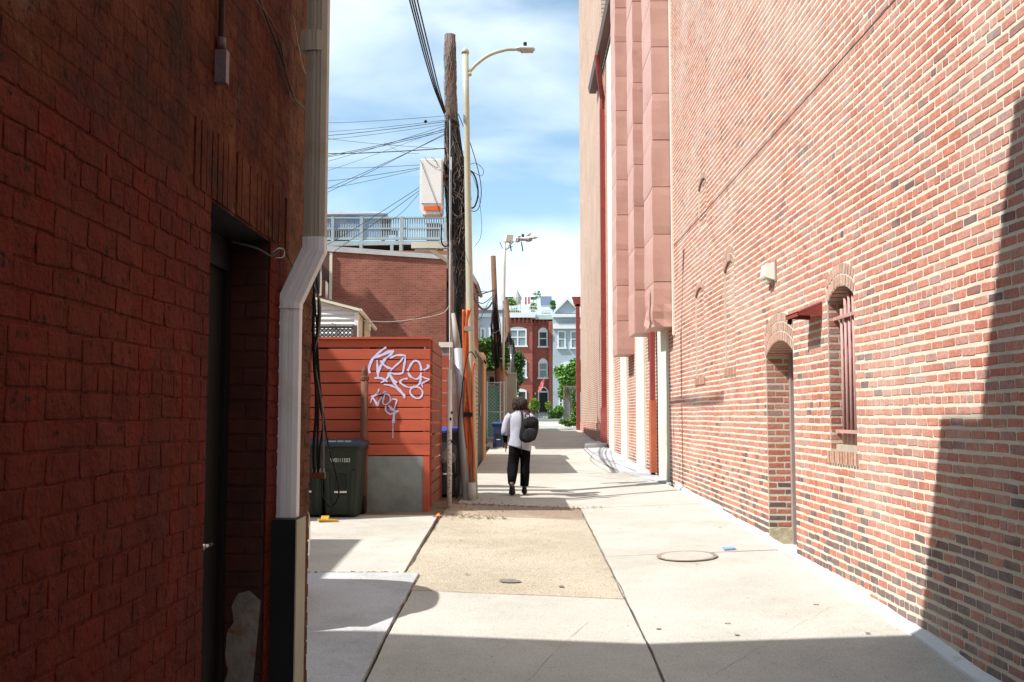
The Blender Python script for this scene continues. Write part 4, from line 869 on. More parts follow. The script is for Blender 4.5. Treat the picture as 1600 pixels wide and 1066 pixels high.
# ---------------------------------------------------------------- wheelie bins
def font(name, txt, loc, size, m_, parent, rot=(pi/2, 0, 0), sx=1):
    cu = bpy.data.curves.new(name, 'FONT'); cu.body = txt; cu.size = size; cu.extrude = .0008; cu.align_x = 'CENTER'; cu.align_y = 'CENTER'; cu.materials.append(m_)
    o = bpy.data.objects.new(name, cu); COL.objects.link(o); o.parent = parent; o.location = Vector(loc)-wl(parent); o.rotation_euler = rot; o.scale = (sx, 1, 1)
    me = bpy.data.meshes.new_from_object(o); q = bpy.data.objects.new(name, me); COL.objects.link(q); q.parent = parent; q.location = o.location; q.rotation_euler = rot; q.scale = o.scale; bpy.data.objects.remove(o); return q
WHT = mat('white_print', (.62, .62, .6), .6, .05, 3, 0)
def bin_(label, X, Y, w, h, body, lid, txt=None, group='wheeled bins beside the alley', z0=None):
    z = g(X, Y)+.0 if z0 is None else z0; t = thing('wheelie_bin', label, 'bin', (X, Y, z), group); d = w*.62
    m = MB(); R = []
    for zz_, k in ((.03, .80), (.10, .82), (h*.45, .88), (h*.80, .95), (h*.86, .97), (h*.865, 1.03), (h*.92, 1.03)):
        hw, hd = w/2*k, d*k; c = .05; q = []
        for sx, sy, a0 in ((1, 1, 0), (-1, 1, pi/2), (-1, -1, pi), (1, -1, 1.5*pi)):
            for i in range(4): a = a0+i/3*pi/2; q.append((X+sx*(hw-c)+c*cos(a), Y+sy*(hd-c)+c*sin(a), z+zz_))
        R.append(q)
    m.rings(R).build('body', body, t)
    m = MB(); R = []
    for zz_, k, s in ((h*.915, 1.07, 0), (h*.945, 1.08, 0), (h*.975, 1.0, .0), (h*1.0, .72, .03)):
        hw, hd = w/2*k, d*k; q = []
        for sx, sy in ((-1, -1), (0, -1.06), (1, -1), (1, 1), (-1, 1)): q.append((X+sx*hw, Y+sy*hd, z+zz_))
        R.append(q)
    l = m.rings(R).build('lid', lid, t)
    fy = lambda zz_: Y-d*(.80+.17*zz_/(h*.86))
    # ribbed front; the grip recess is a raised box with shade in its colour
    z1, z2 = z+h*.34, z+h*.56; MB().box(X-w*.14, X+w*.14, fy(h*.45)-.012, fy(h*.45)+.03, z1, z2).build('grip_recess', mat('bin_shadow', (.012, .016, .012), .7), t)
    MB().box(X-w*.15, X+w*.15, fy(h*.33)-.022, fy(h*.33)+.02, z+h*.315, z+h*.34).build('reflective_strip', WHT, t)
    m = MB(); 
    for s in (-1, 1): m.obox((X+s*w*.30, fy(h*.3)-.004, z+h*.33), (.02, 0, 0), (0, .018, 0), (s*.01, -.025, h*.27))
    m.obox((X, fy(h*.16)-.004, z+h*.17), (w*.17, 0, 0), (0, .012, 0), (0, -.01, h*.125)); m.build('front_rib', body, t)
    MB().tube([(X-w*.46, Y+d*1.05, z+h*.90), (X-w*.40, Y+d*1.2, z+h*.93), (X+w*.40, Y+d*1.2, z+h*.93), (X+w*.46, Y+d*1.05, z+h*.90)], .014, 6).build('handle', body, t)
    for s in (-1, 1): MB().tube([(X+s*w*.36, Y+d*.75, z+.12), (X+s*w*.46, Y+d*.75, z+.12)], .12, 16).build('wheel', M['black'], t)
    if txt: font('serial_number', txt, (X+.0, fy(h*.72)-.035, z+h*.735), .075, WHT, t, sx=.78)
    return t, l
BG = mat('green_bin_plastic', (.020, .027, .020), .6, .1, 5, .1, 80, c2=(.032, .034, .026), c2pos=.62, c2scale=6); BL = mat('blue_lid_plastic', (.028, .045, .07), .5, .1, 5, .1)
z_ = 13.15
bin1, lid1 = bin_('green wheeled bin with a slate blue lid and white serial number by the rusty standpipe', (541-816)*13.5/1555, 13.5, .53, 1.02, BG, BL, 'W0111503')
for a_, b_ in ((-.155, -.055), (-.040, .045), (.060, .145)):
    xc = (541-816)*13.5/1555; m = MB(); zb_ = g(xc, 13.5)+1.02*.982; m.box(xc+a_, xc+b_, 13.135, 13.14, zb_-.012, zb_+.010); m.build('faded_lid_print', mat('faded_print', (.25, .32, .36), .6), lid1)
bin_('green wheeled bin half hidden behind the corner of the near building', (487-816)*13.5/1555, 13.52, .53, 1.03, BG, BL)
# yellow tray on the ground by the bins
a = aY(513, 812, 12.85); t = MB(); t.obox((a.x, 12.82, g(a.x, 12.8)+.02), (.12, .02, -.006), (-.02, .05, 0), (0, 0, .012)); t.obox((a.x-.05, 12.88, g(a.x, 12.8)+.045), (.05, 0, .0), (0, .03, .02), (0, 0, .006))
tag(t.build('crushed_tray', mat('yellow_plastic', (.45, .26, .03), .6)), 'crushed yellow plastic tray on the ground in front of the bins', 'litter')
# dangling cables and junction by the near corner
CY = 5.75
jt = thing('cable_junction', 'small rusty junction bar joining black cables that hang beside the near corner', 'junction box', aY(498, 743, CY))
a = aY(487, 738, CY); b = aY(508, 748, CY); MB().box(a.x, b.x, CY-.02, CY+.02, b.z, a.z).build('bar', M['rust'], jt)
for i in range(4):
    x = a.x+(b.x-a.x)*(.12+.25*i); MB().loft([(x, CY, a.z-.005, .008, .008), (x, CY, a.z+.02, .006, .006)], 8).build('gland', M['wirew'], jt)
C = lambda L_, Y=CY: [aY(x, y, Y) for x, y in L_]
hc = 'black cables hanging beside the near corner'
for pts, r, lab in [
 ([(470, 350), (484, 440), (492, 560), (494, 640), (490, 700), (491, 738)], .009, 'thick black cable hanging farthest left down to the junction bar'),
 ([(478, 340), (490, 450), (490, 560), (497, 640), (496, 700), (496, 738)], .007, 'black cable hanging second from the left down to the junction bar'),
 ([(480, 330), (497, 460), (494, 540), (500, 630), (505, 660), (500, 700), (499, 738)], .006, 'black cable bowing rightward above the junction bar'),
 ([(482, 400), (492, 470), (500, 600), (512, 690), (526, 745), (529, 775), (518, 792), (507, 780), (502, 765), (503, 748)], .005, 'thin black cable that hangs below the junction bar in a long loop'),
 ([(480, 470), (487, 520), (486, 560), (482, 600)], .004, 'short thin black cable close against the brick corner')]:
    wire('hanging_cable', spline(C(pts)), r, M['cable'], lab, group=hc)
wire('hanging_cable', spline(C([(478, 420), (499, 470), (498, 520), (492, 560), (504, 640), (505, 700), (505, 738)])), .007, mat('grey_cable', (.22, .20, .18), .5), 'grey cable hanging farthest right down to the junction bar', group=hc)
MB().box(-1.9, -1.34, CY-.02, CY+.02, 3.0, 3.04).build('bracket', M['rust'], jt)

# ================================================================ poles
UY = 17.0
pt = aY(703, 55, UY); pb = Vector((aY(717, 764, UY).x, UY, g(-1, UY)))
M['pole'] = mat('weathered_pole_wood', (.13, .07, .048), .9, .3, 4, .6, 30, c2=(.20, .18, .165), c2pos=.55, c2scale=3, aniso=(6, 6, .6))
UP = thing('utility_pole', 'tall weathered wooden utility pole wrapped in dead vine and cables, nearest of the poles', 'utility pole', pb)
ax = lambda z, k=0: pb+(pt-pb)*((z-pb.z)/(pt.z-pb.z))
m = MB(); R = []
for i in range(20):
    z = pb.z+(pt.z-pb.z)*i/19; c = ax(z); r = .125-.03*i/19
    R.append([(c.x+r*cos(a*2*pi/16)*(1+.05*noise.noise(Vector((a*.8, z*.3, 0)))), c.y+r*sin(a*2*pi/16), z) for a in range(16)])
m.rings(R).build('shaft', M['pole'], UP, True)
# dead vine: envelope half widths by height
EV = [(aY(710, y, UY).z, aY(l, y, UY).x, aY(r, y, UY).x) for y, l, r in [(70, 694, 712), (120, 694, 713), (165, 695, 714), (215, 695, 719), (245, 695, 725), (275, 692, 731), (310, 695, 735), (350, 698, 734), (400, 700, 729), (450, 703, 727), (500, 704, 725), (560, 708, 722)]][::-1]
def env(z): return np.interp(z, [e[0] for e in EV], [e[1] for e in EV]), np.interp(z, [e[0] for e in EV], [e[2] for e in EV])
rg = random.Random(21); m = MB(); zlo, zhi = EV[0][0], EV[-1][0]
for i in range(760):
    z0 = zlo+(zhi-zlo)*rg.random()**1.35; z0 = min(z0, zhi-.1); L_ = rg.uniform(.15, .7); ph = rg.uniform(0, 2*pi); dr = rg.uniform(-2, 2); P = []
    rr = rg.uniform(.85, 1.10)
    for k in range(7):
        z = z0+L_*(k/6-.5)+rg.uniform(-.02, .02); l, r = env(z); c = (l+r)/2; hw = (r-l)/2*rr; a = ph+dr*k/6+rg.uniform(-.2, .2)
        P.append((c+hw*cos(a), UY+max(.11, hw*.85)*sin(a)-.0, z))
    m.tube(P, rg.uniform(.002, .0042), 3, cap=False)
vm = tag(m.build('dead_vine', mat('dead_vine_stem', (.22, .18, .15), .9, .4, 12, 0, rnd=.5), None, stuff=True), 'grey brown dead vine stems matted around the nearest wooden pole', 'vine')
m = MB()
for i in range(26):   # black cable bundles under the vine
    ph = rg.uniform(0, 2*pi); P = []
    for k in range(14):
        z = zlo+(EV[-4][0]+.5-zlo)*k/13; z = min(z, aY(700, 190, UY).z); l, r = env(z); c = (l+r)/2; hw = (r-l)/2*.86; a = ph+.8*noise.noise(Vector((i*3.1, k*.5, 0)))
        P.append((c+hw*cos(a), UY+max(.10, hw*.75)*sin(a), z))
    m.tube(P, .024, 6)
m.build('cable_bundle', mat('cable_bundle_black', (.012, .011, .011), .7, .3, 10, 0), UP, True)
# steps, guard strip
a = aY(705, 245, UY-.2); b = aY(703, 560, UY-.2); MB().tube([(a.x, UY-.17, a.z), (b.x, UY-.17, b.z)], .012, 6).build('guard_strip', mat('galvanised', (.45, .46, .48), .4, .1, 6, 0, metal=.6), UP, True)
# black loops hanging on its right
for i, (pts, r, lab) in enumerate([([(716, 178), (735, 225), (748, 270), (752, 300), (748, 325), (738, 330), (728, 318)], .007, 'wide thin black cable loop hanging off the right side of the nearest pole'), ([(722, 260), (740, 272), (747, 300), (742, 322), (733, 326)], .016, 'thick short black cable loop on the right side of the nearest pole'), ([(726, 262), (742, 255), (755, 265), (752, 275), (738, 268), (728, 262)], .005, 'small sideways black cable loop beside the lamp post'), ([(720, 240), (744, 290), (752, 340), (751, 370), (742, 385)], .004, 'thinnest cable hanging lowest at the right side of the nearest pole'), ([(697, 345), (703, 350), (703, 375), (697, 385), (690, 378), (690, 350)], .014, 'black cable loop under the white equipment cabinet')]):
    wire('cable_loop', spline([aY(x, y, 16.75) for x, y in pts]), r, M['cable'], lab, group='cable loops on the nearest pole')
# cabinet
a = aY(656, 248, 16.75); b = aY(691, 335, 16.75); t = thing('equipment_cabinet', 'white metal utility cabinet with an orange band hung on the nearest pole', 'cabinet', (a.x, 16.75, b.z))
m = MB(); m.prism([(a.x, 16.75, a.z), (b.x, 16.75, a.z), (b.x, 16.75, b.z+.05), (b.x-.03, 16.75, b.z), (a.x+.05, 16.75, b.z), (a.x, 16.75, b.z+.10)], (0, .3, 0)); m.build('case', mat('cabinet_white', (.80, .79, .77), .55, .08, 3, .1, 20, c2=(.32, .27, .2), c2pos=.68, c2scale=4), t)
MB().box(a.x+.03, b.x-.02, 16.735, 16.752, b.z+.19, a.z-.02).build('door_panel', mat('cabinet_door', (.82, .81, .79), .5, .05, 3, .1, c2=(.55, .48, .38), c2pos=.68, c2scale=3), t)
o0 = aY(662, 322, 16.73); o1 = aY(690, 329, 16.73); MB().box(o0.x, o1.x, 16.73, 16.738, o1.z, o0.z).build('orange_band', mat('orange_print', (.75, .16, .05), .6, .3, 60, 0), t)
MB().box(b.x, b.x+.16, 16.86, 16.92, a.z-.3, a.z-.25).build('bracket', M['rust'], t)
wire('cabinet_cable', spline([aY(x, y, 16.72) for x, y in [(657, 250), (668, 280), (690, 338)]]), .004, M['cable'], 'thin wire slanting across the face of the white cabinet')
wire('cabinet_cable', spline([aY(x, y, 16.72) for x, y in [(664, 246), (670, 254), (684, 262), (680, 250), (674, 246)]]), .004, M['cable'], 'short wire loop over the top of the white cabinet')
# crossarm
a = aY(643, 379, 17.5); b = aY(702, 391, 17.5); t = thing('cross_arm', 'cream painted timber bracket with a diagonal brace behind the nearest pole', 'bracket', (b.x, 17.5, b.z))
MB().box(a.x, b.x, 17.45, 17.57, b.z+.03, a.z).build('beam', M['cream'], t); c = aY(668, 391, 17.5); d_ = aY(702, 411, 17.5)
MB().prism([(c.x, 17.46, c.z), (c.x+.12, 17.46, c.z), (d_.x, 17.46, d_.z+.05), (d_.x, 17.46, d_.z-.03)], (0, .07, 0)).build('brace', mat('weathered_cream', (.42, .37, .27), .8, .15, 5, .2), t)
MB().box(b.x-.04, b.x+.05, 17.44, 17.58, d_.z-.1, a.z+.12).build('post', mat('weathered_post', (.36, .31, .24), .8), t)
MB().box(a.x+.06, a.x+.45, 17.48, 17.6, b.z-.03, b.z+.028).build('lower_rail', M['cream'], t)
# street lamps
def lamp(name, label, base, top, r0, r1, arm, head, paint, hy, gear=False, orange=False):
    t = thing('street_lamp', label, 'street lamp', base); b_, t_ = Vector(base), Vector(top)
    P = [b_+(t_-b_)*k/8 for k in range(9)]
    if orange:
        MB().tube(P[:4], [r0, r0, r0*.95, r0*.9], 12).build('rusty_lower_pole', mat('orange_rust', (.42, .17, .07), .8, .25, 5, .2), t, True); MB().tube(P[3:], [r1*1.1]*6, 12).build('pole', paint, t, True)
    else: MB().tube(P, [r0+(r1-r0)*min(1, k/6) for k in range(9)], 14).build('pole', paint, t, True)
    MB().tube([t_-Vector((0, 0, .04)), t_+Vector((0, 0, .0)), t_+Vector((0, 0, .05))], [r1*1.25, r1*1.25, r1*.5], 14).build('cap', paint, t, True)
    am = MB().tube(spline(arm), [r1*.55]*len(spline(arm)), 10).build('arm', paint, t, True)
    a0 = Vector(arm[0]); MB().tube([a0-Vector((.06, 0, .06)), a0+Vector((.03, 0, -.02))], r1*.8, 8).build('clamp', paint, am)
    h0, h1 = Vector(head[0]), Vector(head[1]); L_ = (h1-h0).length; m = MB(); R = []
    for k, s in ((0, .35), (.08, .75), (.25, 1), (.7, 1), (.9, .8), (1, .35)):
        c = h0+(h1-h0)*k; hh = L_*.20*s; R.append([(c.x, c.y+hh*1.4*cos(a*2*pi/14), c.z+(hh*.75*sin(a*2*pi/14) if sin(a*2*pi/14) > 0 else hh*.45*sin(a*2*pi/14))) for a in range(14)])
    hd = m.rings(R).build('lamp_head', mat('lamp_grey', (.52, .53, .55), .4, .05, 3, 0), t, True)
    m = MB(); c0 = h0+(h1-h0)*.28; c1 = h0+(h1-h0)*.92; m.box(c0.x, c1.x, c0.y-L_*.2, c0.y+L_*.2, c0.z-L_*.125, c0.z-L_*.05); m.build('lens', mat('lamp_lens', (.45, .36, .26), .2), hd)
    c = h0+(h1-h0)*.5; MB().tube([(c.x, c.y, c.z+L_*.12), (c.x, c.y, c.z+L_*.36)], L_*.09, 10).build('photocell', M['black'], hd)
    if gear:
        for k, (dx, dz, sx, sz) in enumerate([(-.62, .02, .28, .28), (-.2, .0, .10, .22), (.28, -.02, .16, .12), (.25, .16, .14, .07), (.5, .05, .2, .05)]):
            MB().obox(c+Vector((dx*.8, 0, dz)), (sx*.42, .04, 0), (-.04, .10, 0), (.02, 0, sz*.42)).build('camera_unit', M['cream'] if k in (0, 3, 4) else M['doorgrey'], t)
        for dx in (-.45, -.05): MB().tube([c+Vector((dx, 0, -.1)), c+Vector((dx+.05, 0, -.42))], .02, 6).build('antenna', M['black'], t)
        MB().tube(spline([c+Vector((-.8, 0, -.1)), c+Vector((-.65, 0, -.35)), c+Vector((-.35, 0, -.25))]), .012, 5).build('cable', M['cable'], t)
    return t
LY = 15.75
base = Vector((aY(739.5, 782, LY).x, LY, g(-.78, LY))); top = aY(727, 80, LY)
lamp('street_lamp', 'cream street lamp post curving right over the alley, beside the vine covered pole', base, top, .072, .050, [aY(x, y, LY) for x, y in [(733, 113), (745, 100), (765, 86), (790, 78), (806, 77)]], (aY(805, 77, LY), aY(836, 78, LY)), mat('lamp_post_cream', (.44, .42, .32), .5, .07, 3, 0), LY)
b2 = Vector((aY(785, 688, 34).x, 34, g(-.6, 34))); 
lamp('street_lamp', 'second street lamp farther down the alley, carrying cameras and with a rusty lower post', b2, aY(788.5, 377, 34), .06, .042, [aY(x, y, 34) for x, y in [(789, 393), (796, 384), (803, 377)]], (aY(806, 373, 34), aY(828, 375, 34)), mat('lamp_post_cream2', (.55, .53, .45), .5), 34, gear=True, orange=True)
# grey riser, orange ducts, white guard pole
a = aY(727.5, 782, 15.55); b = aY(714, 500, 15.7); t = thing('metal_riser', 'leaning grey steel cable riser between the white pole and orange conduits', 'pipe', (a.x, 15.55, g(a.x, 15.5)))
MB().tube([(a.x, 15.5, g(a.x, 15.5)-.02), ((a.x*.55+b.x*.45), 15.6, (a.z+b.z)/2), aY(716, 545, 15.7)], [.055, .068, .068], 14).build('cover', mat('galvanised_grey', (.38, .40, .42), .45, .12, 3, .1, metal=.35), t, True)
MB().tube([aY(716, 548, 15.72), aY(712, 520, 15.75), aY(708, 490, 15.8)], [.05, .048, .03], 12).build('upper_pipe', mat('old_pvc', (.36, .34, .30), .6, .2, 6, .1), t, True)
og = 'orange conduits strapped beside the lamp post'; OM = mat('orange_conduit_plastic', (.50, .11, .03), .5, .08, 4, .05)
for i, (pts, r, lab) in enumerate([([(735, 482), (726, 520), (731, 600), (729, 660), (731, 760)], .030, 'orange conduit farthest back whose mouth stands highest by the lamp post'), ([(724, 484), (724, 520), (727, 590), (725, 640), (730, 700)], .026, 'orange conduit nearest the grey riser'), ([(728, 486), (731, 540), (729, 590), (734, 660), (733, 730)], .026, 'orange conduit in the middle of the bundle'), ([(730, 484), (727, 560), (732, 620), (739, 690), (740, 752)], .028, 'orange conduit reaching lowest to the white sleeve'), ([(741, 566), (738, 590), (738, 660), (740, 750)], .026, 'short orange conduit open below a black cable, rightmost of the bundle')]):
    wire('orange_conduit', spline([aY(x, y, 15.55-.03*(i % 2)) for x, y in pts]), r*.78, OM, lab, 'conduit', og, 8)
wire('drop_cable', spline([aY(x, y, 15.45) for x, y in [(744, 560), (736, 550), (729, 560), (722, 610), (716, 670), (714, 780)]]), .010, M['cable'], 'black cable curving over the orange conduits down to the ground')
a = aY(737, 783, 15.5); MB_ = MB().tube([(a.x, 15.5, g(a.x, 15.5)-.02), (a.x, 15.5, g(a.x, 15.5)+.27)], [.07, .065], 14).build('sleeve', mat('grey_sleeve', (.5, .5, .48), .6), None, True); tag(MB_, 'short pale sleeve at the foot of the orange conduits', 'sleeve')
for z, nm in ((aY(735, 648, 15.4).z, 0), (aY(727, 513, 15.4).z, 1)):
    tag(MB().box(-.9+.0, -.76, 15.46, 15.5, z-.035, z+.035).build('strap', M['black'] if nm == 0 else M['doorgrey']), ['black strap clamped round the lower orange conduits', 'grey metal strap clamped round the upper orange conduits'][nm], 'strap')
a = aY(702, 796, 14.4); b = aY(702.5, 578, 14.4); t = thing('guy_guard_pole', 'slim white guard pole with black scrawled marks in front of the grey riser', 'pole', (a.x, 14.4, g(a.x, 14.4)))
MB().tube([(a.x, 14.4, g(a.x, 14.4)-.02), (b.x, 14.4, b.z)], [.036, .034], 12).build('sleeve', mat('white_guard_plastic', (.60, .57, .54), .5, .06, 6, .05, c2=(.25, .2, .17), c2pos=.70, c2scale=18), t, True)
top = ax(aY(704, 190, UY).z); MB().tube([b-Vector((0, 0, .03)), (top.x-.02, UY-.15, top.z)], .006, 6).build('guy_wire', mat('steel_wire', (.6, .6, .62), .35, metal=.5), t)
m = MB(); rg = random.Random(4)
for i in range(16):
    z = g(a.x, 14.4)+.15+i*.062; P = [(a.x+rg.uniform(-.026, .026), 14.361, z+rg.uniform(-.025, .025)) for _ in range(3)]
    m.tube(P, .0032, 4)
m.build('scrawled_tag', M['black'], t)
m = MB()
for px, py in ((706, 645), (704, 655), (706, 690)): c = aY(px, py, 14.36); m.box(c.x-.012, c.x+.014, 14.358, 14.366, c.z-.02, c.z+.02)
m.build('sticker_scrap', M['black'], t)
# bins and clutter behind
DB = mat('dark_bin_plastic', (.05, .055, .06), .55, .2, 5, .1); BB = mat('blue_bin_lid', (.03, .07, .30), .4)
bin_('dark bin with a bright blue lid squeezed behind the white guard pole', (703-816)*16.1/1555, 16.1, .50, 1.1, DB, BB)
def bag(x, y, z, r, s):
    m = MB(); rg = random.Random(s); R = []
    for k in range(7):
        t_ = k/6; q = []
        rr = r*[.75, 1, 1.05, .95, .75, .35, .12][k]
        for a in range(14): w = 1+.22*noise.noise(Vector((cos(a*.45)*2+s, sin(a*.45)*2, t_*3))); q.append((x+rr*w*cos(a*2*pi/14), y+rr*w*sin(a*2*pi/14), z+r*1.6*t_))
        R.append(q)
    return m.rings(R)
b_ = aY(698, 700, 15.6)
tag(bag(b_.x, 15.62, 1.02, .14, 2).build('rubbish_bag', mat('grey_bag', (.25, .23, .22), .35)), 'grey rubbish bag bulging out under the blue lid of the dark bin', 'rubbish bag')

# ================================================================ overhead wires
wg = 'thin service wires running left from the nearest pole'
rg = random.Random(8)
lines = [((697, 181), (508, 186), .004), ((696, 188), (508, 200), .004), ((697, 190), (508, 206), .006), ((697, 194), (508, 212), .004), ((697, 205), (508, 240), .006), ((695, 232), (508, 234), .009), ((697, 208), (508, 296), .005), ((697, 196), (508, 247), .004), ((697, 210), (508, 290), .005), ((656, 258), (508, 256), .004), ((657, 262), (508, 277), .005), ((657, 264), (508, 289), .004), ((655, 240), (600, 222), .003), ((697, 200), (508, 262), .003), ((655, 293), (508, 378), .005), ((655, 298), (508, 396), .005), ((655, 302), (600, 350), .004), ((697, 233), (508, 210), .004), ((697, 202), (508, 238), .006)]
for i, ((x0, y0), (x1, y1), r) in enumerate(lines):
    a = aY(x0, y0, UY-.1); b = aY(x1, y1, 19.5); e = b+(b-a)*.9 if x1 == 508 else b; P = []
    for k in range(15):
        t_ = k/14; p = a+(e-a)*t_; p.z -= .16*sin(pi*t_)*(.5+rg.random()*.02)+0; P.append(p)
    wire('service_wire', P, r, M['cable'], 'thin black service wire running left across the sky from the nearest pole', 'overhead wire', wg, 5)
a = aY(665, 190, 17.4); tag(MB().loft([(a.x, a.y, a.z-.03, .01, .01), (a.x, a.y, a.z, .035, .03), (a.x, a.y, a.z+.03, .01, .01)], 8).build('splice', M['black']), 'small black splice on a wire left of the nearest pole', 'cable splice')
for i, (dx, lab) in enumerate([(0, 'leftmost of the heavy black cables sweeping up overhead'), (3, 'second heavy black cable sweeping up overhead from the pole'), (6, 'third heavy black cable sweeping up overhead from the pole'), (10, 'rightmost of the heavy black cables sweeping up overhead')]):
    P = spline([aY(694+dx*.2, 178-i, UY-.1), aY(679+dx*.7, 140, 16), aY(665+dx, 95, 14.6), aY(653+dx*1.1, 50, 13.4), aY(640+dx*1.2, 0, 12.4), aY(634+dx*1.3, -24, 12)])
    wire('overhead_cable', P, .011, M['cable'], lab, 'overhead cable', 'heavy cables sweeping overhead')
# far wooden poles
def fpole(label, base, top, r, knots=()):
    t = thing('utility_pole', label, 'utility pole', base); MB().tube([base, base+(Vector(top)-base)*.5, top], [r*1.15, r*1.05, r*.9], 12).build('shaft', mat('brown_pole', (.17, .085, .05), .9, .25, 3, .3, 20), t, True)
    rg = random.Random(int(top[2]*10)); m = MB()
    for z0, z1, w in knots:
        for i in range(18):
            P = []; o = rg.uniform(-w, w)
            for k in range(6): z = z0+(z1-z0)*k/5; c = base+(Vector(top)-base)*((z-base.z)/(top[2]-base.z)); P.append((c.x+o*sin(k*.6+.3)+rg.uniform(-.03, .03), c.y-.12+rg.uniform(-.1, .1), z))
            m.tube(P, rg.uniform(.012, .03), 5)
    if knots: m.build('cable_bundle', M['cable'], t, True)
    return t
b = Vector((aY(782, 690, 35).x, 35, g(-.7, 35))); fpole('leaning brown wooden pole beside the second street lamp', b, aY(770.5, 400, 35), .10, [(aY(776, 575, 35).z, aY(773, 465, 35).z, .18)])
b = Vector((aY(803, 672, 50).x, 50, g(-.4, 50))); fpole('smaller brown pole farther down, tangled with black cables', b, aY(791.5, 468, 50), .12, [(aY(796, 560, 50).z, aY(794, 520, 50).z, .3)])
b = Vector((aY(802, 670, 52).x, 52, g(-.4, 52))); fpole('short dark pole with a shiny pipe in front of the brick row house', b, aY(799.5, 528, 52), .13, [(1.5, 4.6, .15)])
c0, c1 = aY(799, 540, 49), aY(802, 640, 49); tag(MB().tube([c0, (c0+c1)/2+Vector((-.03, 0, 0)), c1], .08, 8).build('pipe', mat('shiny_black', (.05, .05, .06), .2, spec=.8), None, True), 'shiny black riser pipe against the short dark pole', 'pipe')
fg = 'sagging cables between the nearest pole and the leaning brown pole'
for i, (pts, r) in enumerate([([(735, 455), (750, 460), (775, 452)], .02), ([(735, 462), (755, 474), (775, 458)], .015), ([(737, 458), (752, 482), (764, 480), (775, 462)], .03), ([(735, 450), (755, 456), (774, 455)], .012), ([(738, 470), (748, 500), (765, 470), (775, 466)], .01), ([(775, 460), (768, 500), (772, 520), (780, 515)], .015)]):
    a = [aY(x, y, 20+15*k/(len(pts)-1)) for k, (x, y) in enumerate(pts)]; wire('sagging_cable', spline(a), r, M['cable'], 'black cable sagging between the nearest pole and the leaning brown pole', 'overhead wire', fg, 5)

# ================================================================ person
PX, PY = -.03, 16.7; PZ = g(PX, PY)
person = thing('person', 'person walking away in a pale grey shirt and black trousers, hand raised to the ear', 'person', (PX, PY, PZ))
def skin(name, nodes, edges, m_, parent, sub=2, root=0):
    me = bpy.data.meshes.new(name); off = Vector((0, 0, 0)); me.from_pydata([n[0] for n in nodes], edges, []); me.update(); me.materials.append(m_)
    o = bpy.data.objects.new(name, me); COL.objects.link(o); o.parent = parent; WL[o.name] = wl(parent)
    o.modifiers.new('s', 'SKIN'); sv = me.skin_vertices[0].data
    for i, n in enumerate(nodes): r = n[1] if isinstance(n[1], tuple) else (n[1], n[1]); sv[i].radius = r; sv[i].use_root = i == root
    o.modifiers['s'].use_smooth_shade = True
    ss = o.modifiers.new('u', 'SUBSURF'); ss.levels = sub; ss.render_levels = sub
    return o
SKN = mat('brown_skin', (.16, .075, .045), .55, .06, 10, 0)
nodes = [((0, 0, .86), (.13, .10)), ((0, 0, 1.02), (.115, .085)), ((0, .0, 1.18), (.135, .09)), ((0, 0, 1.30), (.09, .07)), ((0, .01, 1.37), .052), ((0, .015, 1.42), .05), ((0, .03, 1.49), (.078, .085)), ((0, .03, 1.56), (.06, .07)),
 ((-.155, 0, 1.295), .058), ((-.225, -.01, 1.06), .042), ((-.235, .04, .86), .030), ((-.235, .05, .79), (.034, .02)),
 ((.155, 0, 1.295), .058), ((.27, .05, 1.10), .042), ((.20, .14, 1.33), .030), ((.165, .13, 1.40), (.03, .02)),
 ((-.085, 0, .80), .095), ((-.11, .03, .46), .062), ((-.13, -.30, .17), .042), ((-.13, -.25, .07), .035), ((-.13, -.14, .03), .028),
 ((.085, 0, .80), .095), ((.085, .04, .45), .062), ((.075, .02, .10), .042), ((.075, .10, .04), .034), ((.08, .20, .03), .025)]
edges = [(0, 1), (1, 2), (2, 3), (3, 4), (4, 5), (5, 6), (6, 7), (3, 8), (8, 9), (9, 10), (10, 11), (3, 12), (12, 13), (13, 14), (14, 15), (0, 16), (16, 17), (17, 18), (18, 19), (19, 20), (0, 21), (21, 22), (22, 23), (23, 24), (24, 25)]
# fingers: left hand hangs, right hand curls round the phone
def fing(root, dirs, L_, r=.009):
    for d_, l in zip(dirs, L_):
        d_ = Vector(d_).normalized(); a = Vector(nodes[root][0]); n0 = len(nodes); side = Vector((0, d_.y*0+1, 0))
        p1 = a+d_*l*.45+Vector((0, 0, 0)); p2 = a+d_*l*.75; p3 = a+d_*l+Vector((0, .008, .0))
        nodes.extend([(tuple(p1), r*1.1), (tuple(p2), r), (tuple(p3), r*.8)]); edges.extend([(root, n0), (n0, n0+1), (n0+1, n0+2)])
fing(11, [(0, -.45, -1), (0, -.15, -1), (0, .12, -1), (0, .38, -1), (.3, .9, -.55)], [.085, .098, .095, .085, .065])
fing(15, [(-.9, -.5, .7), (-.9, -.2, .9), (-.8, .1, 1), (-.6, .35, 1), (-1, .1, .1)], [.07, .08, .085, .075, .06])
skin('body', nodes, edges, SKN, person)
SHIRT = mat('pale_grey_shirt', (.40, .41, .48), .9, .12, 9, .7, 14, spec=.1); TRO = mat('black_trousers', (.006, .006, .007), .95, .2, 8, .3, 20, spec=.05)
def P3(x, y, z): return (PX+x, PY+y, PZ+z)
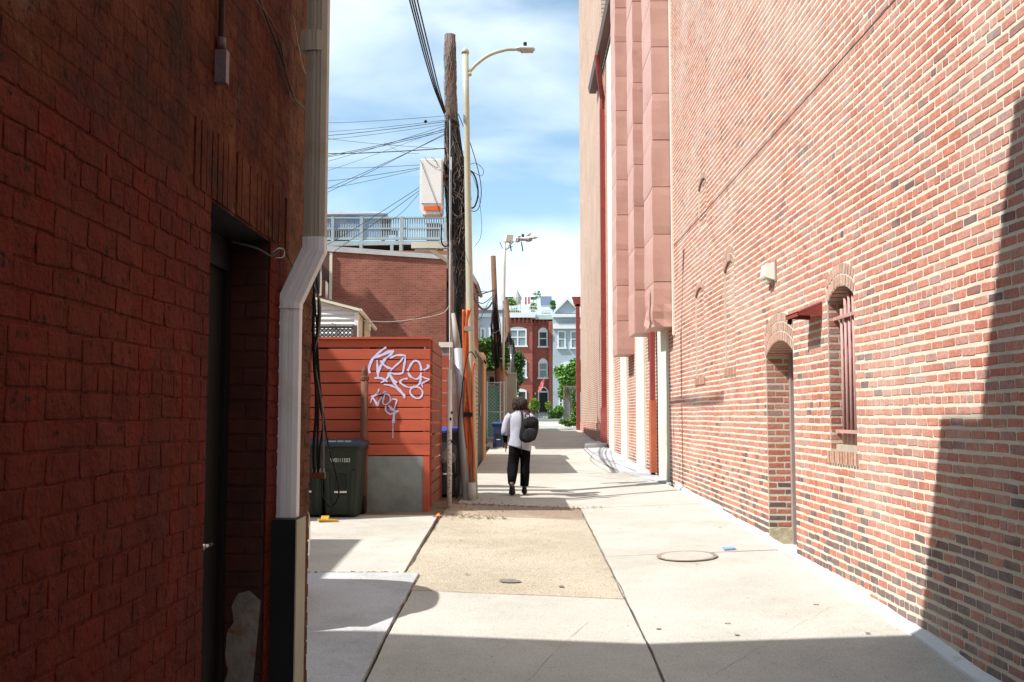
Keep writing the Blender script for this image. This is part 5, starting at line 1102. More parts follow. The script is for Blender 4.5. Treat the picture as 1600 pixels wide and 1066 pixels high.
def garment(name, parts, m_, seg=20):
    m = MB()
    for path, radii in parts:
        P = [Vector(P3(*p)) for p in path]; R = []
        for i, p in enumerate(P):
            t_ = (P[min(i+1, len(P)-1)]-P[max(0, i-1)]).normalized(); u = Vector((1, 0, 0)); u = (u-t_*u.dot(t_)).normalized(); w = t_.cross(u); rx, ry = radii[i]; rx *= .92
            q = []
            for a in range(seg):
                an = 2*pi*a/seg; f = 1+.10*noise.noise(Vector((cos(an)*2+p.x*3, sin(an)*2, p.z*8)))+.03*noise.noise(Vector((cos(an)*5, sin(an)*5+p.x, p.z*22)))
                q.append(p+u*(rx*cos(an)*f)+w*(ry*sin(an)*f))
            R.append(q)
        m.rings(R)
    return m.build(name, m_, person, True)
garment('shirt', [
 ([(-.01, 0, .765), (0, 0, .80), (0, 0, .87), (0, 0, .95), (0, 0, 1.04), (0, 0, 1.12), (0, 0, 1.20), (0, 0, 1.27), (0, 0, 1.325), (0, .0, 1.36), (0, .01, 1.385)], [(.215, .16), (.215, .162), (.210, .158), (.200, .15), (.195, .145), (.198, .142), (.205, .14), (.205, .13), (.165, .11), (.095, .085), (.07, .072)]),
 ([(-.14, 0, 1.31), (-.19, 0, 1.25), (-.225, -.01, 1.15), (-.245, -.015, 1.05), (-.25, -.01, .98)], [(.075, .08), (.078, .082), (.075, .078), (.072, .075), (.07, .072)]),
 ([(.14, 0, 1.31), (.19, .0, 1.26), (.235, .03, 1.18), (.275, .05, 1.10), (.262, .08, 1.16)], [(.075, .08), (.075, .08), (.070, .075), (.06, .065), (.05, .05)])], SHIRT)
garment('undersleeve', [([(-.25, -.01, 1.0), (-.243, .01, .94), (-.238, .03, .87)], [(.048, .05), (.044, .045), (.038, .038)]), ([(.262, .08, 1.14), (.235, .11, 1.24), (.205, .135, 1.31)], [(.048, .05), (.042, .042), (.036, .036)])], TRO, 12)
garment('trousers', [
 ([(0, 0, .92), (0, 0, .84), (0, 0, .74)], [(.19, .14), (.198, .15), (.185, .145)]),
 ([(-.08, 0, .80), (-.095, .01, .66), (-.11, .03, .50), (-.12, -.04, .42), (-.125, -.17, .30), (-.13, -.27, .21)], [(.115, .13), (.105, .115), (.10, .105), (.10, .11), (.085, .10), (.068, .08)]),
 ([(.085, 0, .80), (.088, .02, .66), (.088, .04, .50), (.085, .03, .36), (.08, .02, .24), (.075, .02, .135)], [(.115, .13), (.10, .115), (.088, .095), (.084, .09), (.082, .085), (.080, .085)])], TRO)
def shoe(x, pts):
    m = MB(); R = []
    for (y, z0, z1, w) in pts: R.append([P3(x+w*cos(a*2*pi/12), y, (z0+z1)/2+(z1-z0)/2*sin(a*2*pi/12)) for a in range(12)])
    return m.rings(R).build('shoe', M['black'], person, True)
shoe(.075, [(-.075, .01, .07, .03), (-.06, .0, .10, .042), (0, 0, .12, .046), (.07, 0, .09, .048), (.14, 0, .07, .05), (.20, .003, .055, .04), (.23, .01, .04, .02)])
m = MB(); R = []     # trailing shoe, heel up, sole towards the camera
for (y, z, h, w) in [(-.365, .18, .05, .03), (-.35, .14, .07, .044), (-.325, .10, .08, .047), (-.29, .06, .07, .053), (-.23, .035, .055, .055), (-.16, .025, .04, .045), (-.13, .02, .03, .02)]:
    R.append([P3(-.125+w*cos(a*2*pi/12), y+.4*h*sin(a*2*pi/12)*(1 if y < -.28 else .2), z+h*.5*sin(a*2*pi/12)) for a in range(12)])
m.rings(R).build('shoe', mat('worn_sole', (.03, .025, .025), .8), person, True)
HAIR = mat('dark_locks', (.034, .022, .016), .9, .3, 40, .5, 120, c2=(.12, .10, .09), c2pos=.6, c2scale=30)
m = MB(); m.loft([(*P3(0, .02, z)[:2], PZ+z, rx, ry) for z, rx, ry in ((1.42, .075, .07), (1.46, .10, .10), (1.51, .108, .112), (1.56, .10, .105), (1.60, .07, .075), (1.62, .02, .02))], 18, wob=.12)
m.build('hair_cap', HAIR, person, True); m = MB(); rg = random.Random(6)
for i in range(120):
    a = rg.uniform(pi*.78, pi*2.22); r0 = .09+rg.uniform(0, .02); x, y = r0*cos(a), r0*sin(a)
    zt = rg.uniform(1.50, 1.60); ze = rg.uniform(1.385, 1.43)+max(0, sin(a))*.03; k = 1.0 if zt < 1.56 else .75
    m.tube([P3(x*k*.7, .02+y*k*.7, zt+.015), P3(x*1.05, .02+y*1.05, zt-.03), P3(x*1.14+rg.uniform(-.01, .01), .02+y*1.14, (zt+ze)/2), P3(x*1.02+rg.uniform(-.015, .015), .02+y*1.05, ze)], [.007, .010, .010, .006], 5)
m.build('dreadlocks', HAIR, person, True)
for s in (-1, 1): MB().loft([(*P3(s*.085, .045, z)[:2], PZ+z, .012, .02) for z in (1.465, 1.48, 1.50, 1.515)], 8).build('ear', SKN, person, True)
ph = MB().obox(P3(.125, .075, 1.455), (.004, 0, .001), (0, .030, .028), (0, -.045, .05)).build('phone', M['black']); tag(ph, 'black phone held to the right ear of the walking person', 'phone')
# backpack
bp = thing('backpack', 'bulky black backpack slung on the right shoulder of the walking person', 'backpack', P3(.14, -.2, .86)); BKM = mat('black_pack_fabric', (.014, .014, .015), .8, .15, 10, .3, 60, spec=.1)
def pack(cx, cy, cz, hx, hy, hz, tilt=.04, name='bag', m_=BKM, n=20):
    R = []
    for k in range(11):
        t_ = k/10; z = -1+2*t_; s = (1-abs(z)**4.5)**.5 if k not in (0, 10) else .25; s = max(s, .3)*(1-.10*max(0, z)); q = []
        for a in range(n):
            an = 2*pi*a/n; c_, s_ = cos(an), sin(an); f = 1+.04*noise.noise(Vector((c_*3, s_*3, z*3+cx)))
            q.append(P3(cx+hx*s*math.copysign(abs(c_)**.6, c_)*f+tilt*z, cy+hy*s*math.copysign(abs(s_)**.7, s_)*f, cz+hz*z))
        R.append(q)
    return MB().rings(R).build(name, m_, bp, True)
pack(.155, -.235, 1.075, .150, .105, .215); pack(.165, -.33, .99, .115, .035, .11, .02, 'front_pocket', mat('pack_pocket', (.022, .022, .023), .7, .15, 10, .3, 60, spec=.12)); pack(.165, -.325, 1.17, .10, .028, .06, .02, 'top_pocket')
for x in (.06, .24): MB().tube([P3(x, -.11, .90), P3(x-.03, -.155, 1.0), P3(x-.02, -.17, 1.2), P3(x-.03, -.10, 1.36), P3(x-.02, .02, 1.375), P3(x-.02, .1, 1.3)] if x < .1 else [P3(x, -.14, .92), P3(x, -.16, 1.1), P3(x-.02, -.14, 1.26)], .018, 6).build('strap', M['black'], bp, True)
MB().tube(spline([P3(.10, -.25, 1.28), P3(.09, -.25, 1.32), P3(.15, -.25, 1.33), P3(.16, -.25, 1.28)]), .009, 6).build('grab_handle', M['black'], bp, True)
MB().tube([P3(.03, -.18, .93), P3(.02, -.2, .75), P3(.035, -.2, .66)], .008, 5).build('loose_strap', M['black'], bp, True)
MB().tube([P3(.14, -.345, 1.09), P3(.22, -.34, 1.09)], .004, 4).build('zip', mat('zip', (.15, .15, .15), .3), bp)
# ================================================================ garage with slatted door along the left of the alley
GR = thing('garage', 'low garage with a tan slatted roller door, black edge panel and timber post', 'garage', (-1.0, 24, .6))
M['tan_slat'] = mat('tan_slat', (.34, .27, .18), .7, .15, 3, .2, 30, rnd=.12)
MB().box(-6, -1.06, 20.7, 27.2, .4, 3.12).build('garage_body', M['hby'], GR); MB().box(-6.05, -.96, 20.65, 27.25, 3.12, 3.2).build('flat_roof', mat('roof_timber', (.30, .24, .17), .8), GR)
z = g(-1, 21)+.02
while z < 3.0: MB().box(-1.055, -1.0, 20.75, 22.9, z, z+.085).build('door_slat', M['tan_slat'], GR); z += .10
MB().box(-1.055, -1.01, 22.95, 25.1, .5, 3.1).build('black_panel', M['black'], GR); MB().box(-1.0, -.985, 23.9, 24.2, 1.75, 2.05).build('switch_box', M['doorgrey'], GR)
MB().box(-1.12, -.96, 25.15, 26.9, .5, 3.35).build('timber_post', mat('orange_timber', (.42, .24, .12), .8, .2, 4, .2, 30, aniso=(4, 4, .4)), GR)
# green slatted chain link fence
def pxbox(x0, y0, x1, y1, Y, d=.05):
    a = aY(x0, y0, Y); b = aY(x1, y1, Y); return (a.x, b.x, Y, Y+d, b.z, a.z)
CF = thing('chain_link_fence', 'green slatted chain link gate with galvanised posts past the garage', 'fence', (aY(775, 690, 33).x, 33, .76))
gm = mat('green_slat', (.05, .20, .14), .6, .15, 6, .1); gs = mat('galvanised_post', (.45, .46, .44), .5, .1, 4, .1)
x0, x1, y0_, y1_, z0, z1 = pxbox(761, 598, 789, 690, 33)
n = 12
for i in range(n): xa = x0+(x1-x0)*.72*i/n; MB().box(xa, xa+(x1-x0)*.72/n*.86, 33.02, 33.03, z0+.1, z1-.1).build('privacy_slat', gm, CF)
for x in (x0+(x1-x0)*.74, x1-.03, x0): MB().tube([(x, 33, z0), (x, 33, z1+.05)], .03, 8).build('post', gs, CF, True)
for z in (z0+.12, (z0+z1)/2, z1): MB().tube([(x0, 33, z), (x1, 33, z)], .02, 6).build('rail', gs, CF, True)
m = MB(); W_ = x1-x0
for i in range(-30, 31):
    for s in (-1, 1):
        a = i*.12; pA = max(0, min(W_, a if s > 0 else a)); z_a, z_b = z0+.1, z1
        # clip a 45 degree wire to the gate
        t0 = max(0, -a if s > 0 else a-W_); t1 = min(z_b-z_a, W_-a if s > 0 else a)
        if t1 > t0: m.tube([(x0+a+s*t0, 33-.01, z_a+t0), (x0+a+s*t1, 33-.01, z_a+t1)], .004, 3, False)
m.build('wire_mesh', gs, CF, stuff=True)
t = thing('shed', 'weathered grey shed wall with a dark vent above the green gate', 'shed', (aY(774, 690, 36).x, 36, .8))
a = pxbox(757, 583, 790, 690, 36, 3); MB().box(*a).build('wall', mat('grey_render', (.38, .37, .33), .9, .2, 2, .3), t); MB().box(a[0]-.05, a[1]+.05, 35.9, 39.1, a[5], a[5]+.06).build('roof', M['doorgrey'], t)
MB().box(*pxbox(765, 590, 772, 600, 35.95, .06)).build('vent', M['black'], t); MB().box(*pxbox(765, 578+10, 771, 590, 35.9, .02)).build('bracket', M['rust'], t)
t = thing('garden_wall', 'pale rendered wall end behind the second street lamp', 'wall', (aY(792, 680, 40).x, 40, .9)); a = pxbox(789, 585, 806, 682, 40, 8); MB().box(*a).build('wall', mat('pale_render', (.42, .40, .33), .9, .15, 1.5, .2), t); MB().box(a[0]-.03, a[1]+.03, 39.97, 48.03, a[5], a[5]+.07).build('coping', M['conc2'], t)
a = aY(779, 690, 31.6); bin_('navy blue wheeled bin by the green gate, near the leaning brown pole', a.x, 31.6, .40, .82, mat('navy_bin', (.025, .035, .09), .5), mat('navy_lid', (.04, .07, .22), .4))
# ================================================================ brick building with a roof deck
DB_ = thing('deck_building', 'red brick building with a pale parapet and a grey balustraded roof deck', 'building', (-4.3, 32, .7))
a = aY(516, 392, 32); b = aY(697, 560, 32); ztop = a.z
MB().box(a.x, b.x, 32, 44, .2, ztop).build('brick_wall', M['hb'], DB_)
MB().prism([(a.x-.1, 31.94, ztop-.02), (b.x+.05, 31.94, ztop-.30), (b.x+.05, 31.94, ztop-.16), (a.x-.1, 31.94, ztop+.16)], (0, .3, 0)).build('parapet_flashing', mat('pale_flashing', (.48, .49, .48), .5, .15, 2, .1), DB_)
MB().box(a.x, b.x, 32.2, 44, ztop-.2, ztop-.05).build('flat_roof', M['black'], DB_)
# recessed part at its left with a window and white downspout
MB().box(-13, a.x-.0, 32.9, 44, .2, ztop-.05).build('rear_wall', M['hb'], DB_)
w = aY(500, 455, 32.85); v = aY(509, 462, 32.85)
fr = MB().box(*pxbox(495, 405, 502, 462, 32.8, .08)).build('window_frame', M['cream'], DB_); MB().box(*pxbox(490, 408, 499, 458, 32.79, .02)).build('pane', M['glass'], fr)
MB().box(*pxbox(509, 418, 512.5, 472, 32.7, .1)).build('white_downspout', M['cream'], DB_); MB().box(*pxbox(515, 395, 518, 473, 31.9, .08)).build('corner_downspout', M['cream'], DB_); c = aY(513, 410, 32.4); MB().loft([(c.x, 32.4, c.z-.12, .05, .05), (c.x, 32.4, c.z+.1, .12, .12), (c.x, 32.4, c.z+.25, .12, .12)], 10).build('rain_head', gs, DB_)
MB().box(a.x-.25, a.x, 32.0, 32.9, 6.2, ztop).build('eave_return', M['brown'], DB_)
for yy in (430, 470): MB().box(*pxbox(697, yy-30, 702, yy+200 if yy == 470 else yy+20, 32.05, .5)).build('corner_edge', mat('dark_corner', (.10, .05, .04), .8), DB_)
# the deck
DK = thing('roof_deck', 'blue grey timber deck with balusters on top of the brick building', 'deck', (-4, 32.6, ztop))
dm = mat('blue_grey_paint', (.36, .44, .46), .6, .1, 3, .1)
xa, xb = aY(470, 345, 32.6).x, aY(702, 345, 32.6).x; zr = aY(600, 339.5, 32.6).z; zm = aY(600, 356, 32.6).z; zb = aY(600, 371, 32.6).z; zf = aY(600, 383, 32.6).z
MB().box(xa, xb, 32.55, 32.68, zr-.05, zr).build('top_rail', dm, DK); MB().box(xa, xb, 32.58, 32.66, zm-.045, zm).build('middle_rail', dm, DK); MB().box(xa, xb, 32.58, 32.66, zb-.08, zb).build('bottom_rail', dm, DK)
MB().prism([(xa, 32.5, zf-.06), (xb, 32.5, zf+.02), (xb, 32.5, zb-.14), (xa, 32.5, zb-.14)], (0, .1, 0)).build('fascia', dm, DK); MB().box(xa, xb, 32.6, 42, zb-.16, zb-.12).build('deck_floor', dm, DK)
bal = None; x = xa
while x < xb-.05:
    if bal is None: bal = MB().box(-.019, .019, -.017, .017, 0, zr-.05-zb).build('baluster', dm, None); bm_ = bal.data; bal.parent = DK; bal.location = Vector((x, 32.62, zb))-wl(DK)
    else: inst('baluster', bm_, DK, (x, 32.62, zb))
    x += .079
for px in (520, 565, 628, 696): c = aY(px, 360, 32.6); MB().box(c.x-.05, c.x+.05, 32.53, 32.70, ztop-.05, zr+.01).build('deck_post', dm, DK)
for px in (565, 613, 627): c = aY(px, 380, 32.6); MB().box(c.x-.05, c.x+.05, 32.45, 32.6, ztop-.2, zf+.02).build('deck_leg', dm, DK)
# things on the deck
t = thing('beach_awning', 'pale blue awning folded over the deck railing top', 'awning', (aY(550, 350, 34.5).x, 34.5, zb))
bm2 = mat('blue_canvas', (.16, .38, .72), .7, .25, 1.5, .2, 8, c2=(.45, .62, .8), c2pos=.5, c2scale=2)
p = [aY(x, y, 34.5) for x, y in [(495, 338), (604, 332), (606, 368), (520, 372), (495, 362)]]; MB().prism([(q.x, 34.5, q.z) for q in p], (0, .4, 0)).build('canvas', bm2, t)
p = [aY(x, y, 34.3) for x, y in [(495, 331), (600, 331), (604, 334), (495, 336)]]; MB().prism([(q.x, 34.2, q.z) for q in p], (0, 1.2, 0)).build('canopy_top', mat('white_canvas', (.7, .75, .8), .7), t)
for px in (508, 601): c = aY(px, 350, 34.4); MB().tube([(c.x, 34.35, zb), (c.x, 34.35, aY(px, 333, 34.35).z)], .02, 6).build('pole', gs, t)
t = thing('patio_chair', 'black patio chair on the deck behind the balusters', 'chair', (aY(612, 368, 33.8).x, 33.8, zb))
c = aY(610, 368, 33.8); MB().box(c.x-.3, c.x+.25, 33.6, 34.1, zb+.35, zb+.42).build('seat', M['black'], t); MB().box(c.x-.32, c.x-.0, 33.7, 33.78, zb+.42, aY(610, 342, 33.8).z).build('backrest', M['black'], t)
for sx in (-.28, .2):
    for sy in (33.62, 34.05): MB().box(c.x+sx, c.x+sx+.04, sy, sy+.04, zb-.1, zb+.35).build('leg', M['black'], t)
t = thing('deck_grill', 'dark boxy patio heater standing behind the right end of the deck railing', 'patio box', (aY(677, 368, 33.6).x, 33.6, zb))
c = aY(677, 350, 33.6); MB().box(c.x-.22, c.x+.2, 33.5, 33.9, zb+.0, aY(677, 352, 33.6).z).build('body', mat('charcoal', (.06, .07, .08), .6), t); MB().box(c.x-.25, c.x+.23, 33.48, 33.92, aY(677, 352, 33.6).z, aY(677, 350, 33.6).z).build('lid', M['black'], t)
t = thing('deck_sofa', 'low dark wicker sofa behind the left end of the deck railing', 'sofa', (aY(520, 368, 33.6).x, 33.6, zb))
MB().box(aY(495, 360, 33.6).x, aY(541, 360, 33.6).x, 33.5, 34.2, zb-.05, aY(520, 364, 33.6).z).build('seat', M['black'], t); MB().box(aY(495, 360, 33.6).x, aY(541, 360, 33.6).x, 34.0, 34.2, zb, aY(520, 357, 33.6).z).build('backrest', M['black'], t)
# ================================================================ white clapboard lean-to and lattice
WH = thing('clapboard_house', 'small white clapboard lean to with a sloping roof behind the orange fence', 'shed', (-4, 24, .6))
ws = mat('white_siding', (.74, .76, .78), .6, .04, 3, .05, rnd=.03); wc = mat('cream_siding', (.60, .53, .38), .6, .06, 3, .05)
HY = 24.0; p0 = aY(480, 466, HY); p1 = aY(560, 487, HY); q0 = aY(480, 530, HY)
MB().prism([(p0.x-1.5, HY+.03, .5), (p1.x, HY+.03, .5), (p1.x, HY+.03, p1.z), (p0.x-1.5, HY+.03, p0.z+.4)], (0, .1, 0)).build('back_board', ws, WH)
z = .9
while z < p0.z+.1:
    slope = (p1.z-p0.z)/(p1.x-p0.x); xr_ = min(p1.x, p0.x+(z+.055-p0.z)/slope) if z+.055 > p1.z else p1.x
    if xr_ > p0.x-.5:
        MB().prism([(p0.x-.8, HY+.03, z+.118), (p0.x-.8, HY-.028, z+.002), (p0.x-.8, HY+.03, z)], (xr_-p0.x+.8, 0, 0)).build('siding_board', ws, WH)
    z += .118
MB().box(p1.x-.09, p1.x, HY-.03, HY+.02, .5, p1.z-.02).build('corner_board', ws, WH)
# side wall in cream, roof edge
e1 = aY(578, 495, HY+2.6); MB().prism([(p1.x, HY, .5), (p1.x, HY, p1.z), (p1.x-.10, HY+2.6, p1.z-.2), (p1.x-.10, HY+2.6, .5)], (-.05, .05, 0)).build('side_wall', wc, WH)
MB().prism([(p0.x-.8, HY-.12, p0.z+.2+.02), (p1.x+.05, HY-.12, p1.z+.0), (p1.x+.05, HY-.12, p1.z+.06), (p0.x-.8, HY-.12, p0.z+.28)], (0, .2, 0)).build('rake_board', M['cream'], WH)
MB().prism([(p0.x-.8, HY-.10, p0.z+.29), (p1.x+.06, HY-.10, p1.z+.062), (p1.x+.0, HY+2.8, p1.z-.14), (p0.x-.8, HY+2.8, p0.z+.2)], (0, 0, .03)).build('roof', M['brown'], WH)
MB().tube([(p1.x+.06, HY-.1, p1.z+.02), (p1.x+.0, HY+2.8, p1.z-.18)], .05, 8).build('gutter', M['cream'], WH)
c = aY(568, 510, HY+1); MB().tube([(c.x, HY+.9, .6), (c.x, HY+.9, p1.z-.1)], .04, 6).build('downpipe', M['brown'], WH); MB().box(c.x+.03, c.x+.15, HY+1.0, HY+1.2, c.z-.1, c.z+.18).build('meter_box', M['cream'], WH)
c = aY(520, 508, HY-.05); MB().tube([(c.x, HY-.08, c.z), (c.x, HY+.02, c.z)], .05, 8).build('vent_cap', M['doorgrey'], WH)
LT = thing('lattice_screen', 'dark blue grey diagonal lattice screen in front of the clapboard lean to', 'lattice', (aY(525, 525, 21).x, 21, .6))
a = aY(494, 513, 21); b = aY(551, 530, 21); m = MB(); W_, Hh = b.x-a.x, a.z-b.z+.2; z0 = b.z-.2; lm = mat('lattice_paint', (.10, .12, .16), .7, .1, 4, .1)
for i in range(-12, 24):
    for s in (-1, 1):
        A_ = i*.085; t0 = max(0, -A_ if s > 0 else A_-W_); t1 = min(Hh, W_-A_ if s > 0 else A_)
        if t1 > t0+.02:
            P = [Vector((a.x+A_+s*t_, 21+.01*s, z0+t_)) for t_ in (t0, t1)]; n_ = Vector((s, 0, -1)).normalized()*.011; m.prism([P[0]-n_, P[0]+n_, P[1]+n_, P[1]-n_], (0, .008, 0))
m.build('lattice_strips', lm, LT, stuff=True); MB().box(a.x-.05, b.x+.05, 20.97, 21.04, a.z-.0, a.z+.04).build('top_rail', lm, LT); MB().box(b.x, b.x+.09, 20.96, 21.05, .5, a.z+.06).build('post', M['doorgrey'], LT)
wire('slack_wire', spline([aY(x, y, 24) for x, y in [(705, 472), (690, 490), (640, 500), (600, 503), (560, 500)]]), .008, M['wirew'], 'pale slack wire crossing in front of the brick wall to the lean to', 'overhead wire')
wire('slack_wire', spline([aY(x, y, 24) for x, y in [(705, 478), (660, 494), (620, 506), (575, 505)]]), .007, M['cable'], 'dark slack wire crossing just below the pale one before the brick wall', 'overhead wire')

# ================================================================ row houses at the end of the alley
HY = 100.0
M['far_brick'] = bricktex('far_brick', (.37, .105, .078), (.30, .08, .06), (.26, .12, .10), 'XZ', .25, .09, .008, .12, bump=.2)
M['far_side'] = bricktex('far_brick_side', (.30, .085, .065), (.24, .065, .05), (.26, .12, .10), 'YZ', .25, .09, .008, .12, bump=.2)
wt = mat('white_trim', (.66, .68, .70), .6, .04, 2, 0); bl_ = mat('blind_grey', (.20, .26, .27), .35, .15, 6, 0, spec=.6)
def arcpts(x0, x1, zs, rise, n=10):
    return [(x1+(x0-x1)*i/n, zs+rise*sin(pi*i/n)**.8 if 0 < i < n else zs) for i in range(n+1)]
def window(par, px0, py0, px1, py1, Y, rise=0, mull=1, rail=True, trim=None, pane=None, fw=.14):
    a = aY(px0, py0, Y); b = aY(px1, py1, Y); x0, x1, z0, z1 = a.x, b.x, b.z, a.z; tr = trim or wt; zs = z1-rise
    w = MB()
    w.box(x0, x0+fw, Y-.10, Y+.02, z0, zs); w.box(x1-fw, x1, Y-.10, Y+.02, z0, zs)
    w.box(x0+fw, x1-fw, Y-.10, Y+.02, zs-fw, zs)
    for i in range(1, mull): x = x0+(x1-x0)*i/mull; w.box(x-.06, x+.06, Y-.09, Y+.02, z0, zs-fw)
    if rail: w.box(x0+fw, x1-fw, Y-.08, Y+.02, (z0+zs)/2-.05, (z0+zs)/2+.05)
    f = w.build('window_frame', tr, par)
    if rise: MB().prism([(x, Y-.09, z) for x, z in arcpts(x0, x1, zs, rise)], (0, .12, 0)).build('arched_head', tr, f)
    MB().box(x0-.1, x1+.1, Y-.2, Y+.0, z0-.16, z0).build('window_sill', tr, f)
    MB().box(x0+fw, x1-fw, Y-.03, Y-.01, z0, zs-fw).build('pane', pane or bl_, f)
    return f
def brow(par, px0, px1, py, Y, rise, m_):   # brick arch brow over a window
    a = aY(px0, py, Y); b = aY(px1, py, Y); o = arcpts(a.x, b.x, a.z, rise); i_ = arcpts(a.x+.2, b.x-.2, a.z, rise-.22)
    R = [[(x, Y-.05, z), (xi, Y-.05, zi), (xi, Y+.02, zi), (x, Y+.02, z)] for (x, z), (xi, zi) in zip(o, i_)]; MB().rings(R).build('arch_brow', m_, par)
RH = thing('brick_row_house', 'dark red brick row house with projecting bay and white windows at the alley end', 'house', (1, HY, 1.45))
zc = aY(810, 493, HY).z; xL, xM, xR = aY(764, 600, HY).x, aY(832, 600, HY).x, aY(863.5, 600, HY+1.3).x
MB().box(xL, xM, HY, HY+12, 1.2, zc-.4).build('bay_wall', M['far_brick'], RH); MB().box(xM+.002, xR, HY+1.3, HY+12, 1.2, zc-.4).build('recessed_wall', M['far_brick'], RH)
xs_ = aY(857.5, 600, HY+.8).x; MB().box(xs_, xR, HY+.8, HY+1.3, 1.2, zc-.5).build('side_pier', M['far_brick'], RH)
MB().box(xL-.1, xM+.3, HY-.45, HY+12, zc-.25, zc+.25).build('cornice', wt, RH); MB().box(xM+.302, xR+.05, HY+.75, HY+12, zc-.32, zc+.15).build('cornice', mat('greenish_cornice', (.42, .50, .48), .6), RH)
MB().box(xL, xM+.12, HY-.12, HY, zc-.95, zc-.80).build('string_course', M['far_brick'], RH); m = MB(); x = xL
while x < xM: m.box(x, x+.16, HY-.2, HY, zc-.8, zc-.25); x += .42
x = xM+.2
while x < xR: m.box(x, x+.16, HY+1.1, HY+1.3, zc-.8, zc-.32); x += .42
m.build('corbel_row', M['far_brick'], RH, stuff=True)
window(RH, 795, 511, 823, 540, HY, .22, 2); window(RH, 795, 560, 823, 589, HY, .22, 2); window(RH, 795, 607, 823, 636, HY, .22, 2, pane=M['glass'])
for y in (511, 560, 607): brow(RH, 793.5, 824.5, y+6, HY, .75, M['far_brick'])
DY = HY+1.3
window(RH, 841, 512, 856, 541, DY, .35, 1, pane=M['glass']); window(RH, 841, 560, 856, 590, DY, .4, 1); 
for y in (512, 560): brow(RH, 839.5, 857.5, y+6, DY, .7, M['far_brick'])
dr = MB().box(*pxbox(842.5, 612, 855.5, 643, DY-.12, .1)).build('front_door', mat('black_green_door', (.012, .018, .018), .3), RH)
m = MB(); a_ = aY(840.5, 612, DY); b_ = aY(857.5, 644, DY); m.box(a_.x, a_.x+.12, DY-.16, DY, b_.z, a_.z); m.box(b_.x-.12, b_.x, DY-.16, DY, b_.z, a_.z); m.box(a_.x+.12, b_.x-.12, DY-.16, DY, a_.z-.1, a_.z); m.build('door_frame', wt, dr)
MB().prism([(x, DY-.1, z) for x, z in arcpts(a_.x, b_.x, a_.z, .5)], (0, .12, 0)).build('fanlight', wt, dr); MB().prism([(x, DY-.12, z) for x, z in arcpts(a_.x+.16, b_.x-.16, a_.z+.05, .33)], (0, .02, 0)).build('fanlight_glass', M['glass'], dr)
for k in range(5): MB().box(a_.x-.3, b_.x+.3, DY-.3-.3*k, DY-.0-.3*k, 1.4, b_.z-.02-.19*k).build('step', M['conc2'], RH)
for px in (836, 862): c = aY(px, 606 if px > 840 else 615, DY-.1); MB().loft([(c.x, DY-.15, c.z-.15, .05, .05), (c.x, DY-.15, c.z, .1, .1), (c.x, DY-.15, c.z+.12, .04, .04)], 8).build('wall_lantern', wt, RH)
# flag
t = thing('flag', 'red and white flag hanging limp over the black front door', 'flag', aY(848, 600, 98.6)); p = [aY(x, y, 98.6) for x, y in [(851, 590), (849.5, 600), (846, 611), (840, 613), (841.5, 606), (846, 596)]]
MB().prism([(q.x, 98.6, q.z) for q in p], (0, .12, 0)).build('cloth', mat('flag_red', (.62, .10, .10), .7, .1, 3, 0, c2=(.7, .6, .6), c2pos=.6, c2scale=3), t); MB().tube([aY(851.5, 589, 98.6), aY(847, 600, 101.2)], .03, 6).build('flagpole', wt, t)
# roof terrace
TY = HY+1; zt_ = zc+.25
TR = thing('roof_terrace', 'white railing and screens of the terrace on top of the brick row house', 'terrace', (1, TY, zt_))
for y in (478, 484): MB().box(*pxbox(788, y, 862, y+.9, TY, .06)).build('rail', wt, TR)
x = 788
while x < 862: MB().box(*pxbox(x, 478, x+.5, 491, TY+.02, .04)).build('baluster', wt, TR); x += 3.4
MB().box(*pxbox(788, 464, 815, 468.5, TY+3, .1)).build('dark_screen', mat('navy_screen', (.05, .07, .10), .6), TR); MB().box(*pxbox(829, 464, 837, 468.5, TY+3, .1)).build('dark_screen', mat('green_screen', (.05, .09, .07), .6), TR)
for x in (790, 813, 833): MB().box(*pxbox(x, 464, x+1, 490, TY+3.1, .08)).build('screen_post', M['doorgrey'], TR)
p = [aY(x, y, TY+4) for x, y in [(844, 463), (862, 463), (862.5, 480), (845, 480)]]; m = MB(); m.prism([(q.x, TY+4, q.z) for q in p], (0, .2, 0)); tag(m.build('roof_hatch', mat('blue_grey_sheet', (.22, .28, .38), .5)), 'blue grey slanted roof hatch on the terrace of the brick row house', 'roof hatch')
for i, x in enumerate((820, 825)): 
    tag(MB().box(*pxbox(x, 464, x+3, 476-i, TY+1.5, .05)).build('towel', mat('red_towel', (.55, .10, .12), .8)), ['red towel hanging on the roof terrace, the one nearer the umbrella', 'red towel hanging on the roof terrace, the one nearer the tall plant'][i], 'towel')
t = thing('folded_umbrella', 'folded cream parasol on the roof terrace of the brick row house', 'umbrella', aY(808, 488, TY+1)); c0 = aY(808, 452, TY+1); m = MB().loft([(c0.x, TY+1, aY(808, 476, TY+1).z, .28, .28), (c0.x, TY+1, aY(808, 465, TY+1).z, .38, .3), (c0.x, TY+1, aY(808, 457, TY+1).z, .15, .15), (c0.x, TY+1, c0.z, .02, .02)], 10, wob=.3); m.build('canopy', mat('parasol', (.45, .43, .38), .8), t); MB().tube([(c0.x, TY+1, zt_), (c0.x, TY+1, c0.z)], .04, 6).build('pole', gs, t)
tag(MB().box(*pxbox(846, 483, 861, 489, TY+.5, 1)).build('terrace_bench', wt), 'white bench behind the terrace railing at the right end', 'bench')

